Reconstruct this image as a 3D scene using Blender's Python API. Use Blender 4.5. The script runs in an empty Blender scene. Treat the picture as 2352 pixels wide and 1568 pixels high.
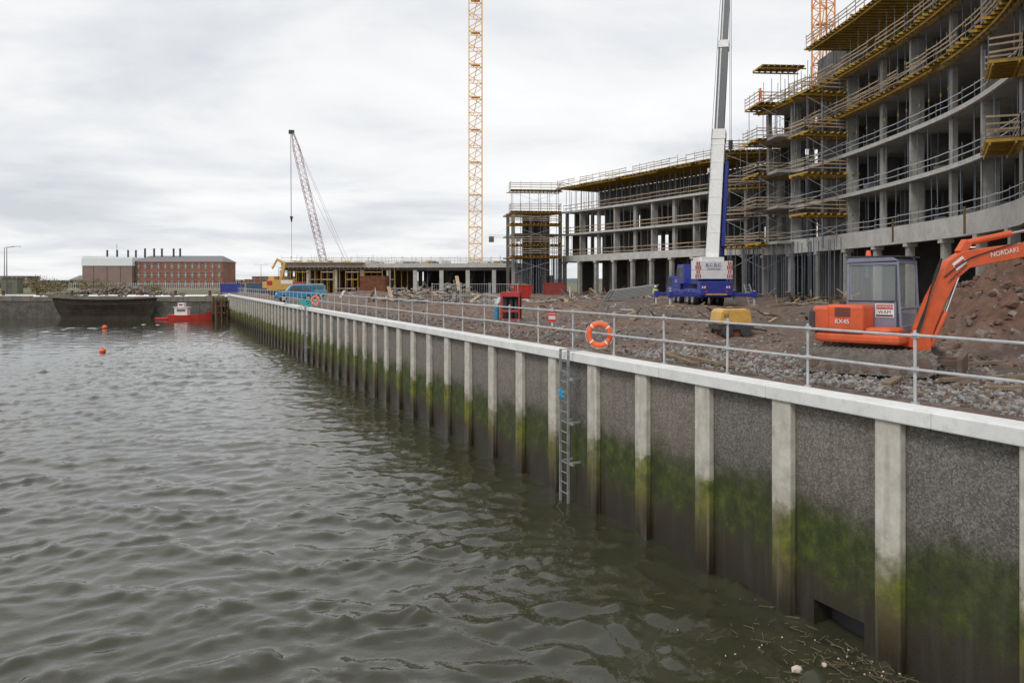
import bpy, math, random
import numpy as np
from mathutils import Vector, Matrix, noise
random.seed(7)
np.random.seed(7)
R=math.radians
sc=bpy.context.scene
sc.view_settings.view_transform='Standard'; sc.view_settings.look='None'; sc.view_settings.exposure=0

# ------------------------------------------------------------------ helpers
class MB:
    def __init__(s): s.v=[];s.f=[];s.m=[]
    def add(s,vs,fs,mi=0):
        o=len(s.v); s.v.extend([tuple(v) for v in vs])
        for f in fs: s.f.append([o+i for i in f]); s.m.append(mi)
    def box(s,c,size,mi=0,rz=0,M=None):
        hx,hy,hz=size[0]/2,size[1]/2,size[2]/2
        if M is None: M=Matrix.Rotation(rz,3,'Z')
        c=Vector(c)
        vs=[c+M@Vector((x*hx,y*hy,z*hz)) for x in(-1,1) for y in(-1,1) for z in(-1,1)]
        s.add(vs,[(0,1,3,2),(4,6,7,5),(0,4,5,1),(2,3,7,6),(0,2,6,4),(1,5,7,3)],mi)
    def bx(s,x0,x1,y0,y1,z0,z1,mi=0):
        s.box(((x0+x1)/2,(y0+y1)/2,(z0+z1)/2),(abs(x1-x0),abs(y1-y0),abs(z1-z0)),mi)
    def beam(s,a,b,w,h,mi=0,up=(0,0,1),w2=None,h2=None):
        a=Vector(a);b=Vector(b);d=(b-a)
        if d.length<1e-6: return
        d.normalize(); up=Vector(up)
        if abs(d.dot(up))>.98: up=Vector((0,1,0)) if abs(d.y)<.9 else Vector((1,0,0))
        x=d.cross(up).normalized(); y=x.cross(d).normalized()
        w2=w if w2 is None else w2; h2=h if h2 is None else h2
        vs=[]
        for p,ww,hh in((a,w,h),(b,w2,h2)):
            for i,j in((-1,-1),(1,-1),(1,1),(-1,1)): vs.append(p+x*(i*ww/2)+y*(j*hh/2))
        s.add(vs,[(0,1,2,3),(7,6,5,4),(0,4,5,1),(1,5,6,2),(2,6,7,3),(3,7,4,0)],mi)
    def cyl(s,a,b,r,mi=0,n=6,r2=None):
        a=Vector(a);b=Vector(b);d=(b-a)
        if d.length<1e-6: return
        d.normalize(); up=Vector((0,0,1))
        if abs(d.z)>.98: up=Vector((0,1,0))
        x=d.cross(up).normalized(); y=x.cross(d).normalized(); r2=r if r2 is None else r2
        vs=[]
        for p,rr in((a,r),(b,r2)):
            for i in range(n):
                t=2*math.pi*i/n; vs.append(p+x*(rr*math.cos(t))+y*(rr*math.sin(t)))
        fs=[(i,(i+1)%n,n+(i+1)%n,n+i) for i in range(n)]
        fs+= [tuple(range(n-1,-1,-1)),tuple(range(n,2*n))]
        s.add(vs,fs,mi)
    def prism(s,poly,z0,z1,mi=0):
        n=len(poly)
        vs=[(p[0],p[1],z0) for p in poly]+[(p[0],p[1],z1) for p in poly]
        s.add(vs,[(i,(i+1)%n,n+(i+1)%n,n+i) for i in range(n)]+[tuple(range(n-1,-1,-1)),tuple(range(n,2*n))],mi)
    def xz(s,prof,y0,y1,mi=0,M=None):
        n=len(prof)
        vs=[Vector((p[0],y0,p[1])) for p in prof]+[Vector((p[0],y1,p[1])) for p in prof]
        if M is not None: vs=[M@v for v in vs]
        s.add(vs,[(i,(i+1)%n,n+(i+1)%n,n+i) for i in range(n)]+[tuple(range(n-1,-1,-1)),tuple(range(n,2*n))],mi)
    def build(s,name,mats,parent=None,bevel=0,smooth=False):
        me=bpy.data.meshes.new(name); me.from_pydata(s.v,[],s.f)
        for m in mats: me.materials.append(m)
        me.polygons.foreach_set('material_index',s.m)
        if smooth: me.polygons.foreach_set('use_smooth',[True]*len(s.f))
        me.update()
        import bmesh
        bm=bmesh.new(); bm.from_mesh(me); bmesh.ops.recalc_face_normals(bm,faces=bm.faces); bm.to_mesh(me); bm.free()
        ob=bpy.data.objects.new(name,me); sc.collection.objects.link(ob)
        if parent: ob.parent=parent
        if bevel:
            md=ob.modifiers.new('bev','BEVEL'); md.width=bevel; md.segments=2; md.limit_method='ANGLE'
        return ob
def root(name,loc=(0,0,0),rz=0):
    e=bpy.data.objects.new(name,None); sc.collection.objects.link(e)
    e.location=loc; e.rotation_euler=(0,0,rz); e.empty_display_size=.5
    return e
def text(name,body,size,loc,rot,mat,parent=None,ext=.004):
    c=bpy.data.curves.new(name,'FONT'); c.body=body; c.size=size; c.extrude=ext; c.align_x='CENTER'; c.align_y='CENTER'
    c.materials.append(mat)
    o=bpy.data.objects.new(name,c); sc.collection.objects.link(o)
    o.location=loc; o.rotation_euler=rot
    if parent: o.parent=parent
    return o

# ------------------------------------------------------------------ materials
def nd(nt,t,**k):
    n=nt.nodes.new(t)
    for a,b in k.items():
        if a in n.inputs: n.inputs[a].default_value=b
        else: setattr(n,a,b)
    return n
def lk(nt,a,b): nt.links.new(a,b)
def ramp(nt,stops,fac=None):
    r=nt.nodes.new('ShaderNodeValToRGB'); e=r.color_ramp.elements
    while len(e)<len(stops): e.new(.5)
    for i,(p,c) in enumerate(stops):
        e[i].position=p; e[i].color=(*c,1) if len(c)==3 else c
    if fac is not None: lk(nt,fac,r.inputs[0])
    return r
def mixc(nt,fac,a,b,bt='MIX'):
    m=nt.nodes.new('ShaderNodeMix'); m.data_type='RGBA'; m.blend_type=bt
    for v,i in((fac,0),(a,6),(b,7)):
        if hasattr(v,'links'): lk(nt,v,m.inputs[i])
        elif i==0: m.inputs[0].default_value=v
        else: m.inputs[i].default_value=(*v,1)
    return m.outputs[2]
def mat(name,col,rough=.7,metal=0,var=.25,scale=3,bump=0,bscale=40,dirt=None,dirt_amt=.4,coat=0):
    m=bpy.data.materials.new(name); m.use_nodes=True; nt=m.node_tree; b=nt.nodes['Principled BSDF']
    tc=nd(nt,'ShaderNodeTexCoord')
    n=nd(nt,'ShaderNodeTexNoise',Scale=scale,Detail=6.0,Roughness=.65); lk(nt,tc.outputs['Object'],n.inputs['Vector'])
    c1=tuple(max(0,c*(1-var)) for c in col); c2=tuple(min(1,c*(1+var)) for c in col)
    r=ramp(nt,[(.3,c1),(.7,c2)],n.outputs[0]); out=r.outputs[0]
    if dirt:
        n2=nd(nt,'ShaderNodeTexNoise',Scale=scale*2.7,Detail=8.0,Roughness=.75); lk(nt,tc.outputs['Object'],n2.inputs['Vector'])
        r2=ramp(nt,[(.5,(0,0,0)),(.7,(dirt_amt,)*3)],n2.outputs[0])
        out=mixc(nt,r2.outputs[0],out,dirt)
    lk(nt,out,b.inputs['Base Color'])
    b.inputs['Roughness'].default_value=rough; b.inputs['Metallic'].default_value=metal
    if bump:
        n3=nd(nt,'ShaderNodeTexNoise',Scale=bscale,Detail=5.0); lk(nt,tc.outputs['Object'],n3.inputs['Vector'])
        bp=nd(nt,'ShaderNodeBump',Strength=bump,Distance=.03); lk(nt,n3.outputs[0],bp.inputs['Height']); lk(nt,bp.outputs[0],b.inputs['Normal'])
    return m
M_conc=mat('concrete',(.33,.32,.295),.85,var=.22,scale=.6,dirt=(.17,.16,.14),dirt_amt=.6)
M_concd=mat('concrete_dark',(.12,.113,.103),.9,var=.3,scale=.5,dirt=(.07,.065,.06))  # darker concrete copy; paints shade into building interiors, also plain dark concrete elsewhere
M_concw=mat('concrete_pale',(.47,.46,.43),.85,var=.16,scale=.8,dirt=(.27,.25,.22),dirt_amt=.6)
M_yel=mat('formwork_yellow',(.44,.27,.035),.7,var=.4,scale=.8,dirt=(.16,.10,.04),dirt_amt=.6)
M_tim=mat('timber',(.38,.28,.175),.8,var=.35,scale=.7,dirt=(.2,.15,.1))
M_ply=mat('plywood',(.13,.085,.045),.8,var=.35,scale=.5)
M_steel=mat('galvanised_steel',(.46,.47,.48),.5,.15,var=.18,scale=5)
M_prop=mat('prop_steel',(.15,.17,.20),.6,.3,var=.3,scale=1)
M_blk=mat('black_rubber',(.02,.02,.02),.8,var=.3,scale=4,dirt=(.12,.1,.08))
M_dark=mat('dark_metal',(.05,.05,.055),.6,.2,var=.3)
M_crane=mat('crane_yellow',(.75,.40,.06),.5,var=.12,scale=.5)
M_red=mat('red_paint',(.45,.03,.025),.5,var=.2,dirt=(.2,.06,.04))
M_blue=mat('blue_paint',(.03,.045,.28),.4,var=.2,dirt=(.13,.12,.14),dirt_amt=.3)
M_ltblue=mat('light_blue_paint',(.04,.22,.42),.35,var=.15)
M_white=mat('white_paint',(.72,.72,.70),.5,var=.08,scale=2,dirt=(.4,.38,.35),dirt_amt=.4)
M_grey=mat('grey_paint',(.07,.075,.085),.45,var=.15)
M_org=mat('orange_paint',(.62,.095,.025),.55,var=.2,scale=2.5,dirt=(.28,.13,.07),dirt_amt=.7)
M_buoy=mat('buoy_orange',(.85,.13,.03),.5,var=.1,scale=6,dirt=(.5,.2,.1),dirt_amt=.3)
M_cab=mat('cab_blue_grey',(.20,.21,.29),.5,var=.15,scale=3,dirt=(.24,.21,.2),dirt_amt=.5)
M_rust=mat('rust',(.16,.06,.03),.9,var=.4,scale=2)
M_track=mat('muddy_track',(.17,.145,.125),.95,var=.4,scale=7,bump=.8,bscale=25)
M_glass=mat('window_glass',(.10,.125,.13),.06,var=.2,scale=1)
M_cyan=mat('cyan_rope',(.02,.35,.6),.8,var=.2)
M_chrome=mat('chrome',(.6,.6,.6),.15,1,var=.05)
M_yp=mat('yellow_paint',(.58,.34,.08),.5,var=.15,dirt=(.3,.2,.1),dirt_amt=.6)
M_skin=mat('skin',(.5,.28,.2),.6,var=.1)
M_hvy=mat('hi_vis_yellow',(.65,.8,.05),.6,var=.1)
M_hvo=mat('hi_vis_orange',(.9,.13,.03),.6,var=.1)
M_jean=mat('dark_trousers',(.03,.035,.06),.8,var=.2)
M_bwn=mat('brown_timber',(.12,.07,.04),.9,var=.4)

def wall_mat(name,base,speck,pale=False):
    m=bpy.data.materials.new(name); m.use_nodes=True; nt=m.node_tree; b=nt.nodes['Principled BSDF']
    g=nd(nt,'ShaderNodeNewGeometry'); P=g.outputs['Position']
    sp=nd(nt,'ShaderNodeSeparateXYZ'); lk(nt,P,sp.inputs[0])
    n0=nd(nt,'ShaderNodeTexNoise',Scale=.35,Detail=3.0); lk(nt,P,n0.inputs['Vector'])
    n1=nd(nt,'ShaderNodeTexNoise',Scale=3.0,Detail=8.0,Roughness=.7); lk(nt,P,n1.inputs['Vector'])
    v=nd(nt,'ShaderNodeTexVoronoi',Scale=34.0 if not pale else 60.0); lk(nt,P,v.inputs['Vector'])
    n2=nd(nt,'ShaderNodeTexNoise',Scale=65.0,Detail=3.0,Roughness=.8); lk(nt,P,n2.inputs['Vector'])
    c=ramp(nt,[(.25,tuple(x*.62 for x in base)),(.75,tuple(x*1.2 for x in base))],n1.outputs[0]).outputs[0]
    if not pale:
        mp=nd(nt,'ShaderNodeVectorMath',operation='DOT_PRODUCT'); mp.inputs[1].default_value=(-.40505,.91433,0); lk(nt,P,mp.inputs[0])
        a=nd(nt,'ShaderNodeMath',operation='SUBTRACT'); lk(nt,mp.outputs['Value'],a.inputs[0]); a.inputs[1].default_value=9.45
        d=nd(nt,'ShaderNodeMath',operation='DIVIDE'); lk(nt,a.outputs[0],d.inputs[0]); d.inputs[1].default_value=2.44
        fl=nd(nt,'ShaderNodeMath',operation='FLOOR'); lk(nt,d.outputs[0],fl.inputs[0])
        wn=nd(nt,'ShaderNodeTexWhiteNoise',noise_dimensions='1D'); lk(nt,fl.outputs[0],wn.inputs['W'])
        tint=ramp(nt,[(0,(.6,.64,.70)),(.35,(.9,.9,.88)),(1,(1.15,1.06,.95))],wn.outputs['Value']).outputs[0]
        c=mixc(nt,1.0,c,tint,'MULTIPLY')
        s=ramp(nt,[(.0,speck[0]),(.45,speck[1]),(1,speck[2])],v.outputs['Color'])
        rr=ramp(nt,[(.42,(0,0,0)),(.54,(.8,)*3)],n2.outputs[0])
        c=mixc(nt,rr.outputs[0],c,s.outputs[0])
    nz=nd(nt,'ShaderNodeMath',operation='MULTIPLY_ADD'); lk(nt,n1.outputs[0],nz.inputs[0]); nz.inputs[1].default_value=.9; 
    lk(nt,sp.outputs[2],nz.inputs[2])
    nz2=nd(nt,'ShaderNodeMath',operation='MULTIPLY_ADD'); lk(nt,n0.outputs[0],nz2.inputs[0]); nz2.inputs[1].default_value=.9; lk(nt,nz.outputs[0],nz2.inputs[2])
    zz=nz2.outputs[0]
    mr=nd(nt,'ShaderNodeMapRange'); lk(nt,zz,mr.inputs[0]); mr.inputs[1].default_value=1.08; mr.inputs[2].default_value=5.38
    pn=nd(nt,'ShaderNodeTexNoise',Scale=.9,Detail=4.0); lk(nt,P,pn.inputs['Vector'])
    if pale:
        gr=ramp(nt,[(.0,(0,0,0)),(.16,(.2,)*3),(.25,(.95,)*3),(.36,(1,)*3),(.40,(.8,)*3),(.425,(.25,)*3),(.50,(0,0,0))],mr.outputs[0])
        dk=ramp(nt,[(.0,(1,)*3),(.24,(.96,)*3),(.31,(.85,)*3),(.38,(.45,)*3),(.43,(.12,)*3),(.55,(0,0,0))],mr.outputs[0])
        pr=ramp(nt,[(.38,(.35,)*3),(.58,(1,)*3)],pn.outputs[0])
    else:
        gr=ramp(nt,[(.0,(0,0,0)),(.15,(.15,)*3),(.24,(.85,)*3),(.38,(1,)*3),(.44,(.85,)*3),(.50,(.2,)*3),(.57,(0,0,0))],mr.outputs[0])
        dk=ramp(nt,[(.0,(1,)*3),(.24,(.97,)*3),(.38,(.86,)*3),(.48,(.45,)*3),(.55,(.18,)*3),(.72,(0,0,0))],mr.outputs[0])
        pr=ramp(nt,[(.33,(.6,)*3),(.55,(1,)*3)],pn.outputs[0])
    gm=mixc(nt,1.0,gr.outputs[0],pr.outputs[0],'MULTIPLY')
    c=mixc(nt,dk.outputs[0],c,(.038,.028,.015) if not pale else (.075,.055,.022))
    if pale: gc=ramp(nt,[(.3,(.04,.055,.006)),(.5,(.12,.14,.012)),(.72,(.24,.21,.03))],n1.outputs[0])
    else: gc=ramp(nt,[(.3,(.016,.024,.004)),(.5,(.04,.058,.007)),(.72,(.10,.13,.012))],n1.outputs[0])
    c=mixc(nt,gm,c,gc.outputs[0])
    wl=nd(nt,'ShaderNodeMapRange'); lk(nt,sp.outputs[2],wl.inputs[0]); wl.inputs[1].default_value=.2; wl.inputs[2].default_value=1.05; wl.inputs[3].default_value=.88; wl.inputs[4].default_value=0
    c=mixc(nt,wl.outputs[0],c,(.026,.020,.011))
    mpn=nd(nt,'ShaderNodeMapping'); mpn.inputs['Scale'].default_value=(7,7,.5); lk(nt,P,mpn.inputs[0])
    dn=nd(nt,'ShaderNodeTexNoise',Scale=1.0,Detail=4.0); lk(nt,mpn.outputs[0],dn.inputs['Vector'])
    dr=ramp(nt,[(.5,(0,0,0)),(.72,(.35,)*3)],dn.outputs[0])
    c=mixc(nt,dr.outputs[0],c,tuple(x*.4 for x in base))
    lk(nt,c,b.inputs['Base Color']); 
    ro=ramp(nt,[(.0,(.35,)*3),(.2,(.85,)*3)],mr.outputs[0]); lk(nt,ro.outputs[0],b.inputs['Roughness'])
    bp=nd(nt,'ShaderNodeBump',Strength=.7 if not pale else .25,Distance=.02); lk(nt,n2.outputs[0],bp.inputs['Height']); lk(nt,bp.outputs[0],b.inputs['Normal'])
    return m
M_panel=wall_mat('aggregate_panel',(.20,.183,.16),[(.035,.034,.033),(.175,.158,.135),(.46,.42,.38)])
M_pil=wall_mat('pilaster_concrete',(.56,.53,.46),None,True)
M_cope=mat('coping_concrete',(.72,.72,.705),.8,var=.1,scale=1.3,dirt=(.45,.44,.41),dirt_amt=.5,bump=.2,bscale=60)

def earth_mat(name):
    m=bpy.data.materials.new(name); m.use_nodes=True; nt=m.node_tree; b=nt.nodes['Principled BSDF']
    g=nd(nt,'ShaderNodeNewGeometry'); P=g.outputs['Position']
    n0=nd(nt,'ShaderNodeTexNoise',Scale=.16,Detail=8.0,Roughness=.65); lk(nt,P,n0.inputs['Vector'])
    n1=nd(nt,'ShaderNodeTexNoise',Scale=2.2,Detail=10.0,Roughness=.75); lk(nt,P,n1.inputs['Vector'])
    v=nd(nt,'ShaderNodeTexVoronoi',Scale=9.0); lk(nt,P,v.inputs['Vector'])
    c=ramp(nt,[(.36,(.21,.125,.085)),(.48,(.18,.12,.09)),(.58,(.11,.088,.076)),(.70,(.23,.185,.155))],n0.outputs[0]).outputs[0]
    c2=ramp(nt,[(.3,(.45,.45,.45)),(.7,(1.4,1.35,1.3))],n1.outputs[0]).outputs[0]
    c=mixc(nt,1.0,c,c2,'MULTIPLY')
    st=ramp(nt,[(0,(.07,.06,.052)),(.5,(.18,.15,.13)),(1,(.34,.30,.27))],v.outputs['Color'])
    ms=ramp(nt,[(.48,(0,0,0)),(.6,(.6,)*3)],n1.outputs[0])
    c=mixc(nt,ms.outputs[0],c,st.outputs[0])
    sp=nd(nt,'ShaderNodeSeparateXYZ'); lk(nt,P,sp.inputs[0])
    mr=nd(nt,'ShaderNodeMapRange'); lk(nt,sp.outputs[2],mr.inputs[0]); mr.inputs[1].default_value=4.5; mr.inputs[2].default_value=5.4
    rc=ramp(nt,[(.3,(.065,.034,.024)),(.7,(.21,.115,.08))],n1.outputs[0])
    c=mixc(nt,mr.outputs[0],c,rc.outputs[0])
    lk(nt,c,b.inputs['Base Color']); b.inputs['Roughness'].default_value=.95
    bp=nd(nt,'ShaderNodeBump',Strength=1.0,Distance=.1); lk(nt,n1.outputs[0],bp.inputs['Height']); lk(nt,bp.outputs[0],b.inputs['Normal'])
    return m
M_earth=earth_mat('rubble_earth')
M_rock=mat('rock',(.19,.16,.135),.9,var=.5,scale=1.7,dirt=(.14,.09,.07))
M_grass=mat('rough_grass',(.13,.125,.06),.95,var=.4,scale=.15,dirt=(.2,.16,.1))

# ------------------------------------------------------------------ wall coordinates
U=Vector((-.40505,.91433,0)); N=Vector((.91433,.40505,0)); D0=11.063
def W(t,d,z): 
    p=N*(D0+d)+U*t; return Vector((p.x,p.y,z))
MW=Matrix((( U.x,N.x,0),(U.y,N.y,0),(0,0,1)))
GZ=4.28
TEND=148.0
qw=root('quay_wall')
mb=MB()
O0,O1,OZ=10.05,11.2,.46
def wbox(mb,t0,t1,d0,d1,z0,z1,mi=0):
    mb.box(W((t0+t1)/2,(d0+d1)/2,(z0+z1)/2),(t1-t0,d1-d0,z1-z0),mi,M=MW)
wbox(mb,-30,O0,0,.5,-3,4.06); wbox(mb,O1,TEND,0,.5,-3,4.06); wbox(mb,O0,O1,0,.5,OZ,4.06); wbox(mb,O0,O1,0,.5,-3,-.3)
mb.build('panels',[M_panel],qw)
mb=MB(); wbox(mb,O0,O1,.45,.6,-.3,.6); mb.build('outfall_back',[M_dark],qw)  # dark sheet stands in for the shade inside the outfall opening
mb=MB()
t=9.7+2.44*-16
while t<TEND:
    wbox(mb,t-.5,t,-.16,.002,-3,4.045)
    t+=2.44
mb.build('pilasters',[M_pil],qw,bevel=.03)
mb=MB(); t=-28.0
while t<TEND+.6:
    L=3.66; j=random.uniform(-.006,.006)
    wbox(mb,t,t+L-.012,-.22+j,.36+j,4.04,4.30+random.uniform(-.004,.004)); t+=L
mb.build('coping',[M_cope],qw,bevel=.02)
fq=root('far_quay_wall')
mb=MB()
A=W(TEND,0,0)
mb.bx(-112,A.x+.4,141,142,-3,3.7,0)
for x in np.arange(-110,-50,3.1):
    mb.bx(x,x+3.05,140.9,141.8,3.0+random.uniform(-.05,.05),3.95+random.uniform(-.15,.1),1)
M_oldst=mat('old_masonry',(.11,.10,.085),.9,var=.45,scale=.9,dirt=(.04,.04,.03),dirt_amt=.8)
mb.build('masonry',[M_oldst,mat('old_coping',(.17,.155,.13),.9,var=.35,scale=.5)],fq)
mb=MB(); mb.bx(-113,-112,-40,142,-3,4.2); mb.build('side_wall',[M_oldst],fq)
dg=root('dock_gate',(-71.5,140.6,0))
mb=MB()
nx=40
sec=[]
for iz,(z,hw,yo) in enumerate([(-.5,7.6,0),(.4,8.0,-.1),(1.6,8.6,-.5),(2.7,9.0,-.9),(3.55,9.2,-1.1),(3.7,9.2,-1.1)]):
    row=[]
    for ix in range(nx+1):
        s=-1+2*ix/nx
        sag=.35*(1-s*s)
        row.append((s*hw, yo*(1-s*s*.5)-.3, z-(sag if iz>=3 else 0)))
    sec.append(row)
vs=[p for r in sec for p in r]; fs=[]
for a in range(len(sec)-1):
    for b_ in range(nx): fs.append((a*(nx+1)+b_,a*(nx+1)+b_+1,(a+1)*(nx+1)+b_+1,(a+1)*(nx+1)+b_))
mb.add(vs,fs,0)
mb.build('hull_plating',[mat('gate_plating',(.035,.027,.02),.8,var=.6,scale=.8,dirt=(.10,.06,.03),dirt_amt=.8)],dg)
mb=MB()
for ix in range(nx):
    p=sec[-1][ix];q=sec[-1][ix+1]; mb.beam((p[0],p[1]+.1,p[2]+.02),(q[0],q[1]+.1,q[2]+.02),.7,.16)
mb.build('gate_top_beam',[mat('gate_beam',(.13,.10,.07),.9,var=.4)],dg)

# ------------------------------------------------------------------ ground
def zs(x,y):
    h=0
    dd=x*N.x+y*N.y-D0
    e=min(1,max(0,(dd-.9)/3))
    h+= .05*noise.noise((x*1.5,y*1.5,0))*(.4+e)
    h+= e*.16*noise.noise((x*.35,y*.35,3))
    h+= .035*noise.noise((x*4,y*4,5))
    h+= e*.10*abs(noise.noise((x*.9,y*.9,9)))
    def g(cx,cy,rx,ry,H,p=2):
        r=((x-cx)/rx)**2+((y-cy)/ry)**2
        return H*math.exp(-r**(p/2)) if r<9 else 0
    m=g(16.4,23.3,3.8,3.4,2.45,2.6)+g(21,26,5,4,2.4)+g(12.4,22.0,1.6,1.8,.85)+g(13.6,19.6,1.8,1.6,.65)+g(10.5,24,2.5,1.6,.35)
    if m>.02: m*= 1+.34*noise.noise((x*.9,y*.9,1))+.2*noise.noise((x*2.6,y*2.6,1))+.07*noise.noise((x*6,y*6,1))
    m+= g(-7,80,5,3,.7)+g(3,70,6,2,.35)+g(-4,60,5,2,.4)+g(9.5,31,3,1.5,.25)+g(12,50,5,3,.35)+g(-22,118,6,3,.8)+g(27,62,3,8,.5)+g(24,84,6,4,.5)
    if m>.02: m+= .12*min(m,1)*noise.noise((x*3,y*3,2))
    return GZ+h+m
def spaced(a,b,s0,g,smax):
    out=[a]; s=s0
    while out[-1]<b: out.append(out[-1]+s); s=min(s*g,smax)
    return out
ts=[-15,-10,-6,-3,-1]+spaced(0,152,.14,1.0032,1.4)
ds=spaced(.34,110,.12,1.015,2.5)
vs=[];fs=[]
for t in ts:
    for d in ds:
        p=W(t,d,0); z=zs(p.x,p.y)
        if d<.8: z=min(z,4.27)
        vs.append((p.x,p.y,z))
nn=len(ds)
for i in range(len(ts)-1):
    for j in range(nn-1): fs.append((i*nn+j,(i+1)*nn+j,(i+1)*nn+j+1,i*nn+j+1))
mb=MB(); mb.v=vs; mb.f=fs; mb.m=[0]*len(fs)
sg=mb.build('construction_site_ground',[M_earth],smooth=True)
mb=MB()
P1=W(-40,.45,0);P2=W(TEND,.45,0)
z=4.12
vs=[(P1.x,P1.y,z),(3500,P1.y,z),(3500,141.5,z),(P2.x,141.5,z),(3500,4000,z),(-3500,4000,z),(-3500,141.5,z),(-112.5,141.5,z),(-3500,-60,z),(-112.5,-60,z)]
mb.add(vs,[(0,1,2,3),(7,3,2,4,5,6),(8,9,7,6)])
mb.build('ground',[M_grass])

import bmesh
bm=bmesh.new(); bmesh.ops.create_icosphere(bm,subdivisions=1,radius=1); iv=[v.co.copy() for v in bm.verts]; iff=[[v.index for v in f.verts] for f in bm.faces]; bm.free()
mb=MB()
def rock(x,y,r,mi=0):
    z=zs(x,y); M=Matrix.Rotation(random.uniform(0,6.3),3,'Z')@Matrix.Rotation(random.uniform(0,6.3),3,'X')
    s=Vector((random.uniform(.6,1.3),random.uniform(.6,1.2),random.uniform(.4,.8)))
    vv=[]
    for v in iv:
        w=v*random.uniform(.75,1.15); w=Vector((w.x*s.x,w.y*s.y,w.z*s.z)); w=M@w*r
        vv.append((x+w.x,y+w.y,z+w.z+r*.15))
    mb.add(vv,iff,mi)
for i in range(6500):
    t=2+ (random.random()**1.7)*60; d=.95+(random.random()**1.5)*(9 if t<30 else 22)
    p=W(t,d,0); rock(p.x,p.y,random.choice([.025,.035,.05,.06,.09])*random.uniform(.7,1.3)*(1 if t<25 else 1.1),random.choice([0,0,1,2,3]))
for i in range(5500):
    t=3+random.random()*17; d=.8+abs(random.gauss(0,2.0)); p=W(t,d,0)
    rock(p.x,p.y,random.choice([.02,.03,.045,.07])*random.uniform(.7,1.3),random.choice([1,1,1,2,0]))
for i in range(2200):
    a=random.uniform(0,6.3);rr=random.uniform(0,6.0); rock(15.5+rr*math.cos(a),22.5+rr*math.sin(a)*.9,random.choice([.03,.05,.08,.13])*random.uniform(.6,1.3),random.choice([0,2,3,3]))
mb.build('rubble_stones',[M_rock,mat('rock_grey',(.26,.255,.245),.9,var=.45,scale=3),mat('rock_dark',(.11,.09,.075),.9,var=.4,scale=3),mat('soil_clod',(.14,.08,.055),.95,var=.4,scale=3)])

# ------------------------------------------------------------------ water
def water():
    ys=np.array([-40,-20,-8,0]+spaced(4,70,.055,1.005,.26)+spaced(70.4,143,.36,1.01,.8))
    xs=np.array([-115,-105]+spaced(-100,-38,.5,1,1)+spaced(-37,16,.085,1,.085)+[18,22,30])
    X,Y=np.meshgrid(xs,ys); Z=np.zeros_like(X)
    rng=np.random.RandomState(11)
    WX=X+.18*np.sin(1.7*Y+1.1*X)+.28*np.sin(.61*X-.72*Y+1); WY=Y+.13*np.sin(2.1*X-.9*Y+2)+.22*np.sin(.57*Y+.68*X)
    comps=[(.26,.7,60,.20,.9),(.7,1.5,40,.14,.7),(1.5,4.0,14,.045,.5)]
    for lo,hi,n,sl,spread in comps:
        for i in range(n):
            lam=lo*(hi/lo)**rng.rand(); th=R(265)+rng.normal()*spread
            k=2*math.pi/lam; kx,ky=math.cos(th)*k,math.sin(th)*k
            a=sl*math.sqrt(2/n)/k; ph=rng.rand()*6.28
            if lam<.9: m_=np.clip(.8+.6*np.sin(.5*X+.23*Y+ph*2)*np.sin(.37*Y-.2*X+ph),0,2)
            else: m_=1
            Z+= a*m_*np.sin(kx*WX+ky*WY+ph)
    G=.85+.3*np.sin(.11*X+.07*Y)*np.sin(.09*Y-.05*X+1)
    Z*=G
    s=Z.std(); Z=Z+ .2*(Z*Z/s-s)
    fade=np.clip((130-Y)/90,.45,1); Z*=fade
    h,w=X.shape
    me=bpy.data.meshes.new('water')
    co=np.stack([X,Y,Z],-1).reshape(-1,3)
    idx=np.arange(h*w).reshape(h,w)
    q=np.stack([idx[:-1,:-1],idx[:-1,1:],idx[1:,1:],idx[1:,:-1]],-1).reshape(-1,4)
    me.vertices.add(len(co)); me.vertices.foreach_set('co',co.ravel())
    me.loops.add(q.size); me.loops.foreach_set('vertex_index',q.ravel())
    me.polygons.add(len(q)); me.polygons.foreach_set('loop_start',np.arange(len(q))*4); me.polygons.foreach_set('use_smooth',np.ones(len(q),bool))
    me.update(); me.validate()
    m=bpy.data.materials.new('dock_water'); m.use_nodes=True; nt=m.node_tree; b=nt.nodes['Principled BSDF']
    b.inputs['Roughness'].default_value=.03; b.inputs['IOR'].default_value=1.42
    g=nd(nt,'ShaderNodeNewGeometry')
    n0=nd(nt,'ShaderNodeTexNoise',Scale=.2,Detail=3.0); lk(nt,g.outputs['Position'],n0.inputs['Vector'])
    r=ramp(nt,[(.3,(.034,.033,.018)),(.7,(.050,.050,.032))],n0.outputs[0]); lk(nt,r.outputs[0],b.inputs['Base Color'])
    n1=nd(nt,'ShaderNodeTexNoise',Scale=8.0,Detail=2.0,Roughness=.5,Distortion=.4); lk(nt,g.outputs['Position'],n1.inputs['Vector'])
    bp=nd(nt,'ShaderNodeBump',Strength=.3,Distance=.02); lk(nt,n1.outputs[0],bp.inputs['Height']); lk(nt,bp.outputs[0],b.inputs['Normal'])
    me.materials.append(m)
    o=bpy.data.objects.new('water',me); sc.collection.objects.link(o)
water()

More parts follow.
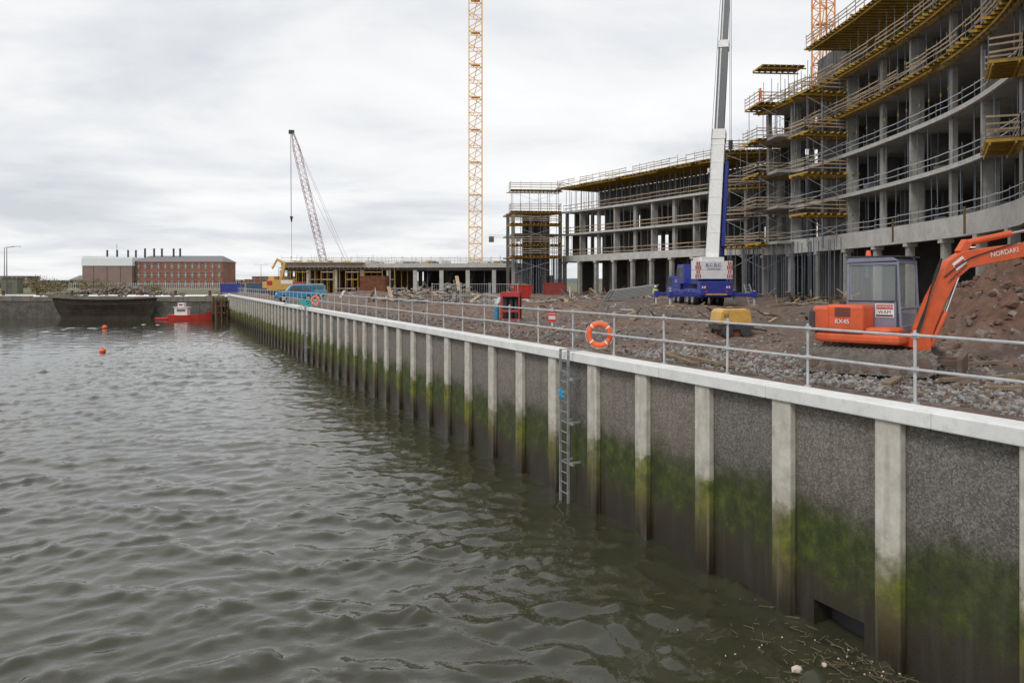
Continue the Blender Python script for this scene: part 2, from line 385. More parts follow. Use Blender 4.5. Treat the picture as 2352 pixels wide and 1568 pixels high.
mb=MB()
for i in range(420):
    t=random.gauss(9.0,1.5); d=-abs(random.gauss(0,1.2))-.2; p=W(t,d,.0)
    z=.05+random.uniform(0,.02)
    if random.random()<.7:
        a=random.uniform(0,6.3);L=random.uniform(.05,.3); mb.beam((p.x,p.y,z),(p.x+L*math.cos(a),p.y+L*math.sin(a),z+.01),.008,.008,0)
    else: mb.box((p.x,p.y,z),(random.uniform(.01,.035),random.uniform(.01,.03),.015),random.choice([0,0,1]),rz=random.uniform(0,6))
for (x,y,s,rz) in((4.6,12.85,.2,.4),(5.1,13.0,.12,1.3)):
    M=Matrix.Rotation(rz,3,'Z'); mb.add([tuple(Vector((x,y,.07))+M@Vector((v.x*s*.6*random.uniform(.8,1.1),v.y*s*.4,v.z*s*.35))) for v in iv],iff,1)
mb.build('floating_debris',[mat('driftwood',(.16,.12,.07),.9),mat('foam_scrap',(.55,.48,.38),.8)])

# ------------------------------------------------------------------ railing
rl=root('railing'); mb=MB()
DR=.44
def rp(t,z): return W(t,DR,z)
t=-.2-2.4*3; 
zt,zm=5.42,4.86
while t<132:
    lean=random.uniform(-.03,.03)
    mb.cyl(rp(t,4.2),rp(t+lean,zt+.09),.027,0,8)
    for zz in(zt,zm):
        q=rp(t,zz); mb.box(q,(.08,.09,.08),1,M=MW)
        mb.cyl(rp(t,zz)+N*(-.05),rp(t+2.4,zz+random.uniform(-.012,.012))+N*(-.05),.0245,0,8)
    mb.cyl(rp(t,4.27),rp(t,4.31),.07,1,8)
    t+=2.4
mb.build('tubes_and_clamps',[M_steel,M_steel],rl,smooth=False)
def lifebuoy(tt,z,Rr=.30,r=.075,rz=R(-14)):
    c=W(tt,DR-.17,z); rt=root('lifebuoy',c,rz)
    mb=MB(); nu,nv=48,12
    vs=[]
    for i in range(nu):
        a=2*math.pi*i/nu
        for j in range(nv):
            b=2*math.pi*j/nv
            rr=r*(1.04 if (i%12) in(5,6) else 1)
            vs.append(((Rr+rr*math.cos(b))*math.cos(a),rr*.75*math.sin(b),(Rr+rr*math.cos(b))*math.sin(a)))
    fs=[];ms=[]
    for i in range(nu):
        for j in range(nv):
            fs.append((i*nv+j,((i+1)%nu)*nv+j,((i+1)%nu)*nv+(j+1)%nv,i*nv+(j+1)%nv)); ms.append(1 if (i%12)==5 else 0)
    mb.v=vs;mb.f=fs;mb.m=ms
    mb.build('ring',[M_buoy,M_white],rt,smooth=True)
    mb=MB()
    for k in range(4):
        a0=math.pi/2*k+R(50); pts=[Vector(((Rr+.09)*math.cos(a0+R(75)*i/8),-.03,(Rr+.09)*math.sin(a0+R(75)*i/8))) for i in range(9)]
        for a,b in zip(pts,pts[1:]): mb.cyl(a,b,.006,0,5)
    mb.build('grab_line',[M_white],rt)
lifebuoy(19.5,4.84); lifebuoy(64.0,4.9)
ns=root('notice_sign',W(22.6,DR-.1,5.22),R(-16))
mb=MB(); mb.bx(-.13,.13,-.008,.008,-.17,.17,0); mb.bx(-.11,.11,-.015,-.009,-.08,.02,1); mb.build('board',[M_red,M_white],ns)
mb=MB(); mb.bx(-.03,.03,.009,.05,-.3,.3); mb.build('bracket',[M_steel],ns)
text('lettering','DANGER',.06,(0,-.012,.09),(R(90),0,0),M_white,ns)
text('lettering_small','DEEP WATER',.034,(0,-.018,-.03),(R(90),0,0),M_red,ns)

M_lad=mat('ladder_steel',(.30,.31,.31),.55,.2,var=.3,scale=3,dirt=(.14,.14,.1))
def ladder(tc,w=.48,z0=-.6,z1=4.38):
    rt=root('quay_ladder'); mb=MB(); d=-.40
    for t in(tc-w/2,tc+w/2):
        mb.box(W(t,d,(z0+z1)/2),(.04,.07,z1-z0),0,M=MW)
        for z in(3.55,2.3,1.15): mb.box(W(t,d/2,z),(.03,abs(d),.06),0,M=MW)
        mb.box(W(t,-.03,z1-.02),(.04,.8,.03),0,M=MW)
    for z in(3.55,2.3,1.15): mb.box(W(tc-w/2-.12,d+.04,z),(.22,.05,.08),0,M=MW)
    z=z0
    while z<z1-.1: mb.cyl(W(tc-w/2,d,z),W(tc+w/2,d,z),.014,0,6); z+=.29
    mb.build('stiles_and_rungs',[M_lad],rt)
    return rt
l=ladder(20.35); ladder(64.8)
mb=MB()
pts=[W(20.35+.15*math.sin(i*1.9),-.5+.04*math.cos(i*2.3),3.2+.06*math.cos(i*1.3)-.01*i) for i in range(20)]
for a,b in zip(pts,pts[1:]): mb.cyl(a,b,.013,0,5)
mb.build('blue_rope',[M_cyan],l)

# ------------------------------------------------------------------ facade tools
def resample(ctrl,step):
    P=[Vector((c[0],c[1],0)) for c in ctrl]; fine=[]
    if len(P)==2: fine=[P[0].lerp(P[1],i/40) for i in range(41)]
    else:
        Q=[P[0]*2-P[1]]+P+[P[-1]*2-P[-2]]
        for i in range(1,len(Q)-2):
            for k in range(20):
                t=k/20; a,b,c,d=Q[i-1],Q[i],Q[i+1],Q[i+2]
                fine.append(.5*((2*b)+(-a+c)*t+(2*a-5*b+4*c-d)*t*t+(-a+3*b-3*c+d)*t**3))
        fine.append(P[-1])
    L=[0]
    for a,b in zip(fine,fine[1:]): L.append(L[-1]+(b-a).length)
    n=max(1,round(L[-1]/step)); out=[]
    for i in range(n+1):
        s=L[-1]*i/n; j=0
        while j<len(L)-2 and L[j+1]<s: j+=1
        f=(s-L[j])/max(1e-6,L[j+1]-L[j]); p=fine[j].lerp(fine[j+1],f); tg=(fine[j+1]-fine[j]).normalized()
        out.append((p,tg,Vector((-tg.y,tg.x,0))))
    if sum(q[2].dot(q[0]) for q in out)<0: out=[(p,t,-n) for p,t,n in out]
    return out
def strip(mb,path,d0,d1,z0,z1,mi=0):
    n=len(path); vs=[]
    for p,t,nr in path:
        a=p+nr*d0;b=p+nr*d1
        vs+=[(a.x,a.y,z0),(a.x,a.y,z1),(b.x,b.y,z1),(b.x,b.y,z0)]
    fs=[]
    for i in range(n-1):
        o=i*4;q=o+4
        for k in range(4): fs.append((o+k,o+(k+1)%4,q+(k+1)%4,q+k))
    fs+=[(0,1,2,3),(4*n-1,4*n-2,4*n-3,4*n-4)]
    mb.add(vs,fs,mi)
def P3(q,d,z): 
    v=q[0]+q[2]*d; return Vector((v.x,v.y,z))
def rails(mb,ctrl,d,z,mt,mp,step=2.0,hs=(.5,1.05),w=.13,post=1.2,skip=0.0,brace=False):
    path=resample(ctrl,step)
    for i,q in enumerate(path):
        mb.beam(P3(q,d,z-.1),P3(q,d,z+post+random.uniform(-.05,.25)),.045,.045,mp)
        if i:
            for h in hs:
                if random.random()<skip: continue
                mb.beam(P3(path[i-1],d-.04,z+h+random.uniform(-.05,.05)),P3(q,d-.04,z+h+random.uniform(-.05,.05)),.04,w,mt)
            if brace and random.random()<.7: mb.beam(P3(path[i-1],d,z),P3(q,d,z+1.0),.04,.04,mp)
def props(mb,ctrl,d,z0,z1,mi,step=1.5,r=.04,p=1.0,mi2=None):
    for q in resample(ctrl,step):
        if random.random()>p: continue
        j=random.uniform(-.15,.15)
        a=P3(q,d+j,z0)+q[1]*random.uniform(-.3,.3); b=a+Vector((random.uniform(-.05,.05),random.uniform(-.05,.05),z1-z0))
        mb.cyl(a,b,r,mi,5)
        if mi2 is not None: mb.cyl(a.lerp(b,.45),a.lerp(b,.52),r*1.8,mi2,5)
        mb.box(a+Vector((0,0,.02)),(.2,.2,.03),mi)
def joists(mb,ctrl,d0,d1,z,mi,step=.5,w=.08,h=.17):
    for q in resample(ctrl,step):
        j=random.uniform(-.35,.25); mb.beam(P3(q,d0+j,z),P3(q,d1,z),w,h,mi)
MATS=[M_conc,M_concd,M_concw,M_yel,M_tim,M_ply,M_steel,M_prop]
CN,CD,CW,YE,TI,PL,ST,PR=range(8)
def deck(mb,ctrl,d0,d1,z,ra=True,jz=True,ply=.05,step=.5):
    path=resample(ctrl,1.5)
    strip(mb,path,d0,d1,z-ply,z,PL)
    joists(mb,ctrl,d0-.15,d1,z-ply-.10,YE,step*1.3)
    for dd in(d0+.35,d1-.2):
        for a,b in zip(path,path[1:]): 
            if random.random()<.85: mb.beam(P3(a,dd,z-.30),P3(b,dd,z-.30),.08,.17,YE)
    if ra: rails(mb,ctrl,d0+.05,z,TI,PR,1.8,(.45,.8,1.15),.10,1.3,skip=.12)
def sub(ctrl,a,b,step=1.0):
    pts=resample(ctrl,step); n=len(pts)-1
    i0=int(a*n);i1=max(i0+1,int(b*n)); s=pts[i0:i1+1]
    if len(s)>6: s=s[::max(1,len(s)//6)]+([s[-1]] )
    return [(p[0].x,p[0].y) for p in s]
def building(name,ctrl,levels,depth,g0=GZ,colstep=6.0,first_thick=1.0,edge=.3):
    rt=root(name); mb=MB()
    path=resample(ctrl,1.5)
    for i,z in enumerate(levels):
        strip(mb,path,0,depth,z-edge,z,CN)
        if i==0:
            strip(mb,path,-.12,.5,z-first_thick,z+.12,CW)
        else: strip(mb,path,-.02,.25,z-edge-.02,z+.02,CW)
    zs_=[g0]+levels
    for li in range(len(levels)):
        z0=zs_[li]; z1=zs_[li+1]-(edge if li else first_thick)
        for k,q in enumerate(resample(ctrl,colstep)):
            for dd in ((.9,6.5,depth-1.2) if li else (.35,3.6,7,depth-1.2)):
                c=P3(q,dd,(z0+z1)/2); rz=math.atan2(q[1].y,q[1].x)
                sz=(.55,.55) if li==0 else ((.35,1.1) if k%2 else (.6,.4))
                mb.box(c,(sz[0],sz[1],z1-z0),CN if dd<2 else CD,rz)  # inner columns take the dark copy, interior shade put into their colour
            if li and random.random()<.55:
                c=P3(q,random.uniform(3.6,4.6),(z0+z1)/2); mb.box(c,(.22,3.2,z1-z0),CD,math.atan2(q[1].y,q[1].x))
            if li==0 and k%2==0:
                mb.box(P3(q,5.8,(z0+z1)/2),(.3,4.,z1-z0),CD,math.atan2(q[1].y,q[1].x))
        pb=resample(ctrl,3.0)
        for a,b in zip(pb,pb[1:]):
            if random.random()<(.93 if li else .85):
                mb.beam(P3(a,depth-5.2,(z0+z1)/2),P3(b,depth-5.2,(z0+z1)/2),.2,z1-z0,CD)  # back walls in the dark copy, filled in to darken the interior
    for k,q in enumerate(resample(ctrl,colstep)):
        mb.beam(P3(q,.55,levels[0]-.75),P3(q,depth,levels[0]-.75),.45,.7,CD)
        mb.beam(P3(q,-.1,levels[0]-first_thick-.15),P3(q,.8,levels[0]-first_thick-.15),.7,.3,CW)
    mb.build('concrete_frame',MATS,rt)
    return rt

# ---------- large curved building (right)
BIG=[(30.5,97),(32.3,86),(33,72),(32.3,58),(29.7,47),(26.7,41),(22.8,33.5),(18.6,27)]
LV=[11.0,15.0,19.0,23.0,27.0]
bb=building('curved_concrete_building',BIG,LV,16,first_thick=1.4)
mb=MB()
for i,z in enumerate(LV):
    zn=z+4 if i+1<len(LV) else 31
    rails(mb,BIG,.12,z,ST if i<3 else TI,PR,2.2,(.5,1.0),.06 if i<3 else .10,1.15)
    props(mb,BIG,.35,z,zn-.3,PR,1.9,.035,.75 if i<3 else 1,mi2=YE if i>1 else None)
    props(mb,BIG,2.0,z,zn-.3,PR,1.9,.035,.5 if i<3 else .9,mi2=YE if i>1 else None)
    if i>2: props(mb,BIG,3.6,z,zn-.3,PR,1.5,.035,.8)
for i,z in enumerate(LV):
    for q in resample(BIG,3.1):
        if random.random()<.5:
            mb.box(P3(q,random.uniform(.9,3),z+.3),(random.uniform(.6,1.6),random.uniform(.4,1.2),random.uniform(.2,.7)),random.choice([TI,PL,PR,CD]),random.uniform(0,3))
deck(mb,sub(BIG,.0,.98),-.9,.3,26.9,True,step=.6)
R31=sub(BIG,.18,1)
deck(mb,R31,-1.5,6,31.0,True,step=.6)
deck(mb,sub(BIG,.16,1),-.8,.3,22.9,True,step=.7)
deck(mb,sub(BIG,.30,1),3.5,12,33.4,True,step=.7)
props(mb,sub(BIG,.30,1),4,31,33,PR,1.6,.04)
mb.build('edge_formwork_and_rails',MATS,bb)
mb=MB()
def platform(c,size,rz,z,below=3.6,ra=True,pr=True,yb=True):
    M=Matrix.Rotation(rz,3,'Z'); c=Vector((c[0],c[1],0)); L,Wd=size
    def q(x,y,zz): 
        v=c+M@Vector((x,y,0)); return Vector((v.x,v.y,zz))
    mb.box(q(0,0,z-.03),(L,Wd,.05),PL,rz)
    if yb:
        n=int(L/.65)
        for i in range(n+1):
            x=-L/2+i*L/n; j=random.uniform(0,.4); mb.beam(q(x,-Wd/2-.1-j,z-.15),q(x,Wd/2,z-.15),.08,.17,YE)
        for y in(-Wd*.38,Wd*.38): mb.beam(q(-L/2-random.uniform(.1,.6),y,z-.33),q(L/2+random.uniform(.1,.6),y,z-.33),.08,.17,YE)
    if ra:
        cs=[(-L/2,Wd/2),(-L/2,-Wd/2),(L/2,-Wd/2),(L/2,Wd/2)]
        for (x0,y0),(x1,y1) in zip(cs,cs[1:]):
            n=max(1,int(math.hypot(x1-x0,y1-y0)/1.5))
            for i in range(n+1):
                f=i/n; mb.beam(q(x0+(x1-x0)*f,y0+(y1-y0)*f,z-.2),q(x0+(x1-x0)*f,y0+(y1-y0)*f,z+1.2+random.uniform(0,.35)),.045,.045,PR)
            for h in(.4,.78,1.15): mb.beam(q(x0,y0,z+h+random.uniform(-.06,.06)),q(x1,y1,z+h+random.uniform(-.06,.06)),.035,.11,TI)
    if pr:
        for x in np.linspace(-L/2+.4,L/2-.4,max(2,int(L/1.3))):
            for y in(-Wd/2+.3,Wd/2-.3):
                if random.random()<.85: mb.cyl(q(x,y,z-.4),q(x,y,z-below),.04,PR,5)
        mb.beam(q(-L/2+.4,-Wd/2+.3,z-.6),q(L/2-.4,-Wd/2+.3,z-below+.5),.04,.04,ST)
        mb.beam(q(L/2-.4,-Wd/2+.3,z-.6),q(-L/2+.4,-Wd/2+.3,z-below+.5),.04,.04,ST)
for z in(13.2,17.2,21.2,25.2): platform((31.2,80),(5.6,3.0),R(10),z,3.4)
for z in(11.0,15.0,19.0,23.0,27.2):
    platform((31.2+random.uniform(-.3,.3),94.5),(6.0,4.5),R(4),z,3.7,pr=True,yb=z!=15.0)
platform((31.4,94),(5,3),R(4),31.6,.8,ra=False,pr=False)
for z in(11,15,19,23): mb.box((33,93,z-.17),(7,7,.3),CN,.06)
platform((27.9,45.6),(5.2,1.6),R(62),14.2,1.0,yb=True,pr=False)
platform((27.5,44.6),(4.0,1.6),R(62),18.4,1.0,pr=False)
for i in range(60):
    x=random.uniform(28.8,35);y=random.uniform(76,97); mb.cyl((x,y,GZ),(x,y,10.6),.045,PR,5)
mb.build('projecting_platforms',MATS,bb)
mb=MB()
for (x,y) in((31.9,66),(31.6,55)): mb.box((x-.35,y,10.6),(.12,.12,1.9),5)
mb.box((39,88,18),(7,9,28),1)
mb.build('stair_core',MATS,bb)

# ---------- middle building
MID=[(9.2,143.5),(13.5,136),(18.5,127.5),(24,117),(29,108),(33.4,101.5)]
LM=[11.0,15.0,19.0]
bm_=building('four_storey_concrete_building',MID,LM,14,colstep=5.0)
mb=MB()
for i,z in enumerate(LM):
    rails(mb,MID,.12,z,TI,PR,2.2,(.45,1.05),.12,1.2,brace=(i==2))
    props(mb,MID,.5,z,z+3.7,PR,1.7,.045,.6 if i<2 else 1,mi2=None)
    if i==2: props(mb,MID,2.0,z,z+3.7,PR,1.6,.045,1)
    if i==2: props(mb,MID,3.6,z,z+3.7,PR,1.3,.045,1)
deck(mb,MID,-1.3,8,23.2,True,step=.8)
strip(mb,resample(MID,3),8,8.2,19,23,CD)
rails(mb,MID,3.5,23.2,TI,ST,2.2,(.6,1.1,1.6),.1,1.9)
rails(mb,[(9.2,143.5),(13,150),(20,156)],0,23.2,TI,ST,2.2,(.6,1.1),.1,1.4)
mb.build('edge_formwork_and_rails',MATS,bm_)
mb=MB()
WG=[(0.6,139.6),(5,140.5),(9.6,142.6)]
wp=resample(WG,1.5)
for z in(11.0,15,19): strip(mb,wp,.8,12,z-.3,z,CN)
for z in(11.0,13.0,16.6,18.7,22.4):
    platform((4.0,139.2),(8.8,3.0),R(6),z,2.0 if z in(13.0,18.7) else 3.6)
for q in resample(WG,3.2):
    for dd in(2,7): mb.box(P3(q,dd,(GZ+19)/2),(.6,.6,19-GZ),CN if dd<3 else CD)
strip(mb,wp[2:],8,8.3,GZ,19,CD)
for i in range(70):
    x=random.uniform(.3,9);y=random.uniform(138,146); mb.cyl((x,y,GZ),(x,y,random.choice([10.6,10.6,14.6])),.05,PR,5)
for z in(11.0,14.6,18.6): platform((30.0,101.5),(5.4,2.8),R(-20),z,3.6,yb=z!=14.6)
platform((30.8,102.3),(7.4,5),R(-10),23.0,3.8)
mb.box((34.6,103,13.8),(3.4,.4,18.6),CN,R(-10)); mb.box((36.6,101,13),(2,.35,17),CN,R(-10))
for i in range(30):
    x=random.uniform(27.5,34);y=random.uniform(99,103); mb.cyl((x,y,GZ),(x,y,10.6),.05,PR,5)
mb.build('projecting_platforms',MATS,bm_)

# ---------- low building
LOW=[(-43.5,150),(-20,151),(1.5,149)]
lb=root('single_storey_concrete_building'); mb=MB()
p=resample(LOW,2)
strip(mb,p,0,20,9.15,9.95,CW); strip(mb,p,.5,20,8.6,9.15,CD)
for q in resample(LOW,5.2):
    x=q[0].x
    for dd in(.8,7,14): mb.box(P3(q,dd,(GZ+8.7)/2),(.75,.75,8.7-GZ),CW if dd<2 else CD)
for q in resample([(-43,150),(-20,151)],1.15):
    for dd in(.4,2.2): 
        if random.random()<.85: mb.cyl(P3(q,dd,GZ),P3(q,dd,8.7),.085,3,5)
for q in resample([(-19,151),(0,149)],2.6):
    if random.random()<.8: mb.cyl(P3(q,1.5+random.random()*2,GZ),P3(q,1.5,8.7),.06,PR,5)
for z in(5.2,6.9,8.3): 
    for a,b in zip(resample([(-43,150),(-20,151)],2.3),resample([(-43,150),(-20,151)],2.3)[1:]):
        if random.random()<.6: mb.beam(P3(a,.3,z),P3(b,.3,z),.06,.16,random.choice([YE,TI,ST]))
strip(mb,resample([(-43,150),(-19,151)],2),9,9.4,GZ,8.6,PL)
strip(mb,resample([(-19,151),(1.5,149)],2),14,14.4,GZ,8.6,CD)
for q in resample([(-18,151),(-1,149)],4.0): mb.beam(P3(q,5,GZ+.2),P3(q,5.6,8.3)+Vector((1.2,0,0)),2.0,.15,CD)
joists(mb,sub(LOW,0,.5),-1.0,.4,9.0,YE,.8)
rails(mb,LOW,.2,9.95,TI,ST,1.9,(.5,1.0),.07,1.3); rails(mb,LOW,9,9.95,TI,ST,1.7,(.5,1.0),.06,1.5,skip=.2)
strip(mb,resample([(-43.5,150),(-28,150.7)],2),-.8,2,10.0,10.15,YE)
for i in range(60):
    q=random.choice(resample(LOW,1)); mb.box(P3(q,random.uniform(1,16),10.2),(random.uniform(.4,3),random.uniform(.3,1),random.uniform(.3,.7)),random.choice([TI,YE,CW,PR,ST]),random.uniform(0,3))
for i in range(50):
    q=random.choice(resample(LOW,1)); c=P3(q,random.uniform(1,16),9.95); mb.beam(c,c+Vector((0,0,random.uniform(.8,1.9))),.06,.06,ST)
mb.build('frame',MATS,lb)

# ------------------------------------------------------------------ tower cranes
def tower_crane(x,y,w,top,rz,jib_rz,m,th=.2):
    rt=root('tower_crane',(x,y,GZ),rz); mb=MB(); h=w/2; H=top-GZ
    cs=[(-h,-h),(h,-h),(h,h),(-h,h)]
    for c in cs: mb.beam((c[0],c[1],0),(c[0],c[1],H),th,th)
    s=w*.62; n=int(H/s)
    for i in range(n):
        z=i*s
        for k in range(4):
            a=cs[k];b=cs[(k+1)%4]
            if i%2==0: mb.beam((a[0],a[1],z),(b[0],b[1],z+s),.1,.1)
            else: mb.beam((b[0],b[1],z),(a[0],a[1],z+s),.1,.1)
            if i%2==0: mb.beam((a[0],a[1],z),(b[0],b[1],z),.1,.1)
        if i%4==0: mb.bx(-h*.7,h*.7,-h*.2,h*.7,z+.1,z+.18)
        if i%2==0: mb.beam((-h*.3,h*.3*(1 if i%4 else -1),z),(h*.3,h*.3*(-1 if i%4 else 1),z+2*s),.14,.05)
    mb.bx(-h*1.6,h*1.6,-h*1.6,h*1.6,-.3,.5)
    mb.build('mast',[m],rt)
    mb=MB(); M=Matrix.Rotation(jib_rz,3,'Z')
    def J(a,b,ww): mb.beam(M@Vector(a),M@Vector(b),ww,ww)
    mb.bx(-h*1.2,h*1.2,-h*1.2,h*1.2,H,H+1.6)
    J((0,0,H+1),(0,0,H+9),.5)
    for L,d in((48,1),(14,-1)):
        for yy in(-.7,.7): J((0,yy,H+2),(d*L,yy,H+2),.16)
        J((0,0,H+3.4),(d*L,0,H+3.4),.16)
        for i in range(int(L/2)):
            for yy in(-.7,.7): J((d*i*2,yy,H+2),(d*(i*2+1),0,H+3.4),.08); J((d*(i*2+1),0,H+3.4),(d*(i*2+2),yy,H+2),.08)
        J((0,0,H+9),(d*L*.8,0,H+3.4),.07)
    mb.build('jib_and_counter_jib',[m],rt)
    mb=MB(); c=M@Vector((-12.5,0,H+1)); mb.box(c,(2.5,1.6,3),0,jib_rz); c=M@Vector((1.5,-1.9,H+1.2)); mb.box(c,(1.6,1.2,2.2),1,jib_rz); mb.build('counterweight_and_cab',[M_concd,M_glass],rt)
tower_crane(-7.7,168,2.75,84,R(3),R(65),M_crane)
tower_crane(46.9,120,2.35,74,R(8),R(-60),mat('crane_orange',(.72,.30,.08),.5,var=.12))
tower_crane(1.5,420,1.4,28,0,R(10),M_white)

# ------------------------------------------------------------------ lattice boom crawler crane
lc=root('lattice_boom_crane',(-39,176,GZ))
mb=MB(); a=Vector((-1.0,-2,1.8)); b=Vector((-8.6,-3,34.4)); ax=(b-a).normalized(); x=ax.cross(Vector((0,1,0))).normalized(); y=Vector((0,1,0))
n=26
def cp(f,i,j):
    w=.66*min(1,.35+f*6)*min(1,.35+(1-f)*6); return a.lerp(b,f)+x*(i*w)+y*(j*w)
for k in range(n):
    f0,f1=k/n,(k+1)/n; mi=0 if (k//2)%3 else 1
    for i,j in((-1,-1),(1,-1),(1,1),(-1,1)): mb.beam(cp(f0,i,j),cp(f1,i,j),.10,.10,mi)
    for (p,q) in(((-1,-1),(1,-1)),((-1,1),(1,1)),((-1,-1),(-1,1)),((1,-1),(1,1))):
        mb.beam(cp(f0,*p),cp(f1,*q),.055,.055,mi); mb.beam(cp(f1,*q),cp(f1,*p),.05,.05,mi)
mb.build('lattice_boom',[mat('faded_maroon',(.26,.09,.10),.7,var=.3),mat('faded_pink',(.48,.38,.38),.7,var=.2)],lc)
mb=MB(); mb.box(b+Vector((-.3,0,.3)),(1.2,.6,.8),0,.3)
mb.cyl(b+Vector((-.4,0,0)),b+Vector((-.25,0,-27)),.035,0,4); mb.cyl(b+Vector((-.55,0,0)),b+Vector((-.4,0,-18.5)),.03,0,4); mb.cyl(b+Vector((-.3,0,-18)),b+Vector((-.3,0,-19.2)),.35,0,6,.12)
mb.cyl(b,Vector((3.5,-1,4)),.02,0,4); mb.cyl(a.lerp(b,.72),Vector((3.8,-1,4)),.02,0,4); mb.cyl(b,Vector((4.5,-1,3.5)),.02,0,4)
mb.beam((1,-1,2.5),(3.8,-1,6.2),.2,.2,0); mb.beam((4.4,-1,2.5),(3.8,-1,6.2),.2,.2,0)
mb.build('ropes_and_hook',[M_dark],lc)
mb=MB(); mb.bx(-1.6,4.8,-3,1,1.3,3.6,0); mb.bx(-1.6,.2,-3.2,-1.8,1.4,3.9,0)
for yy in(-3.2,.4): mb.bx(-2.6,4.0,yy,yy+.9,0,1.1,1)
mb.build('house_and_tracks',[M_red,M_dark],lc,bevel=.1)

# ------------------------------------------------------------------ mobile crane
mc=root('mobile_crane',(17.15,73.4,GZ-.02),R(92.5))
mb=MB()
mb.xz([(-5.6,.85),(5.9,.85),(5.9,1.3),(5.2,1.55),(-3.0,1.55),(-5.6,1.45)],-1.0,1.0,0)
mb.bx(-5.5,3.4,-1.38,1.38,1.15,1.42,0)
mb.xz([(-5.65,.95),(-4.7,.95),(-4.7,2.15),(-5.65,2.15)],-1.4,1.4,0)
for x in(-2.9,-1.2,2.0,3.7): mb.xz([(x-.85,1.15),(x-.7,1.5),(x+.7,1.5),(x+.85,1.15)],-1.42,1.42,0)
for x in(-5.0,.4):
    mb.bx(x-.3,x+.3,-1.45,1.45,.75,1.2,0)
    mb.bx(x-.2,x+.2,-3.6,3.9,.82,1.14,0)
    for y in(-3.5,3.8):
        mb.cyl((x,y,.1),(x,y,1.35),.13,2,8); mb.cyl((x,y,.03),(x,y,.12),.4,3,10); mb.bx(x-.24,x+.24,y-.2,y+.2,.75,1.3,0)
mb.xz([(3.9,.7),(6.1,.7),(6.25,1.6),(5.95,2.75),(3.9,2.75)],-1.35,1.35,0)
mb.bx(1.0,3.6,1.1,1.4,1.5,2.6,0)
mb.build('carrier',[M_blue,M_white,M_steel,M_tim],mc,bevel=.04)
mb=MB(); mb.xz([(4.2,1.75),(6.0,1.75),(5.8,2.5),(4.2,2.5)],-1.37,1.37,0); mb.bx(3.88,3.9,-1.1,1.1,1.9,2.5,0); mb.build('cab_windows',[M_glass],mc)
mb=MB()
for x in(-2.9,-1.2,2.0,3.7):
    for y in(-1.12,1.12):
        mb.cyl((x,y-.22,.62),(x,y+.22,.62),.62,0,20); mb.cyl((x,y-.235,.62),(x,y+.235,.62),.34,1,14); mb.cyl((x,y-.25,.62),(x,y+.25,.62),.14,0,10)
mb.build('wheels',[M_blk,M_steel],mc)
mb=MB()
for y in(-1.25,.85):
    for k in range(4): mb.bx(-5.68,-5.655,y+k*.1,y+k*.1+.1,1.55,1.75,k%2)
mb.bx(-5.7,-5.655,-.9,.9,.98,1.1,2)
for y in(-1.0,.8): mb.bx(-5.7,-5.655,y,y+.2,1.2,1.35,0)
mb.build('rear_markings',[M_red,M_white,M_yp],mc)
mb=MB()
mb.cyl((-1.0,0,1.55),(-1.0,0,1.9),1.0,3,20)
mb.bx(-4.3,.6,-1.2,1.2,1.9,2.4,0)
mb.bx(-4.9,-3.7,-1.65,1.65,2.35,3.1,1); mb.bx(-4.85,-3.7,-1.65,1.65,3.12,3.9,1)
mb.bx(-4.6,-3.6,-1.0,1.0,3.9,4.25,1)
mb.bx(-3.7,-1.0,-.75,.75,2.4,4.3,1)
mb.bx(-3.9,-1.9,-1.3,-.8,2.4,3.3,0)
mb.xz([(-1.2,1.95),(1.2,1.95),(1.5,2.8),(1.1,3.7),(-1.2,3.7)],.8,1.65,0)
mb.build('superstructure',[M_blue,M_white,M_red,M_dark],mc,bevel=.03)
mb=MB(); 
for y0 in(-1.6,1.15):
    for k in range(5):
        for zz,fl in((2.45,0),(2.8,1),(3.2,0),(3.55,1)):
            if (k+fl)%2==0: mb.xz([( -4.93,zz),(-4.905,zz),(-4.905,zz+.3),(-4.93,zz+.3)],y0+k*.09,y0+k*.09+.09,0)
mb.build('hazard_stripes',[M_red],mc)
mb=MB(); mb.xz([(-.9,2.5),(1.3,2.6),(1.0,3.5),(-.9,3.5)],.79,1.67,0); mb.build('operator_cab_window',[M_glass],mc)
text('counterweight_lettering','B.C.B.C.',.42,(-4.94,0,3.55),(R(90),0,R(-90)),M_blue,mc)
text('counterweight_lettering_small','CRANE HIRE',.2,(-4.94,0,3.2),(R(90),0,R(-90)),M_blue,mc)
text('carrier_lettering','B.C.B.C.',.34,(5.0,1.38,1.45),(R(90),0,R(180)),M_white,mc)
text('side_lettering','B.C.B.C.',.36,(2.3,1.42,2.2),(R(90),0,R(180)),M_white,mc)
mb=MB()
B0=Vector((17.75,70.6,7.7)); T=Vector((21.5,77.5,46.5)); bd=(T-B0).normalized()
def bp_(z): return B0+bd*((z-B0.z)/bd.z)
up=Vector((.35,1,0))
mb.beam(bp_(7.7),bp_(19.6),1.12,1.25,0,up=up); mb.beam(bp_(19.2),bp_(20.1),1.22,1.35,0,up=up)
mb.beam(bp_(19.6),bp_(28.3),.84,.95,1,up=up); mb.beam(bp_(28.0),bp_(28.7),.94,1.05,0,up=up)
mb.beam(bp_(28.3),bp_(37.5),.66,.78,1,up=up); mb.beam(bp_(37.2),bp_(37.8),.76,.86,0,up=up)
mb.beam(bp_(37.5),bp_(46.5),.52,.62,1,up=up); mb.box(bp_(46.6),(1.0,1.6,.8),0,.2)
for z in np.arange(9,19,1.6): mb.beam(bp_(z),bp_(z+.12),1.16,1.29,0,up=up)
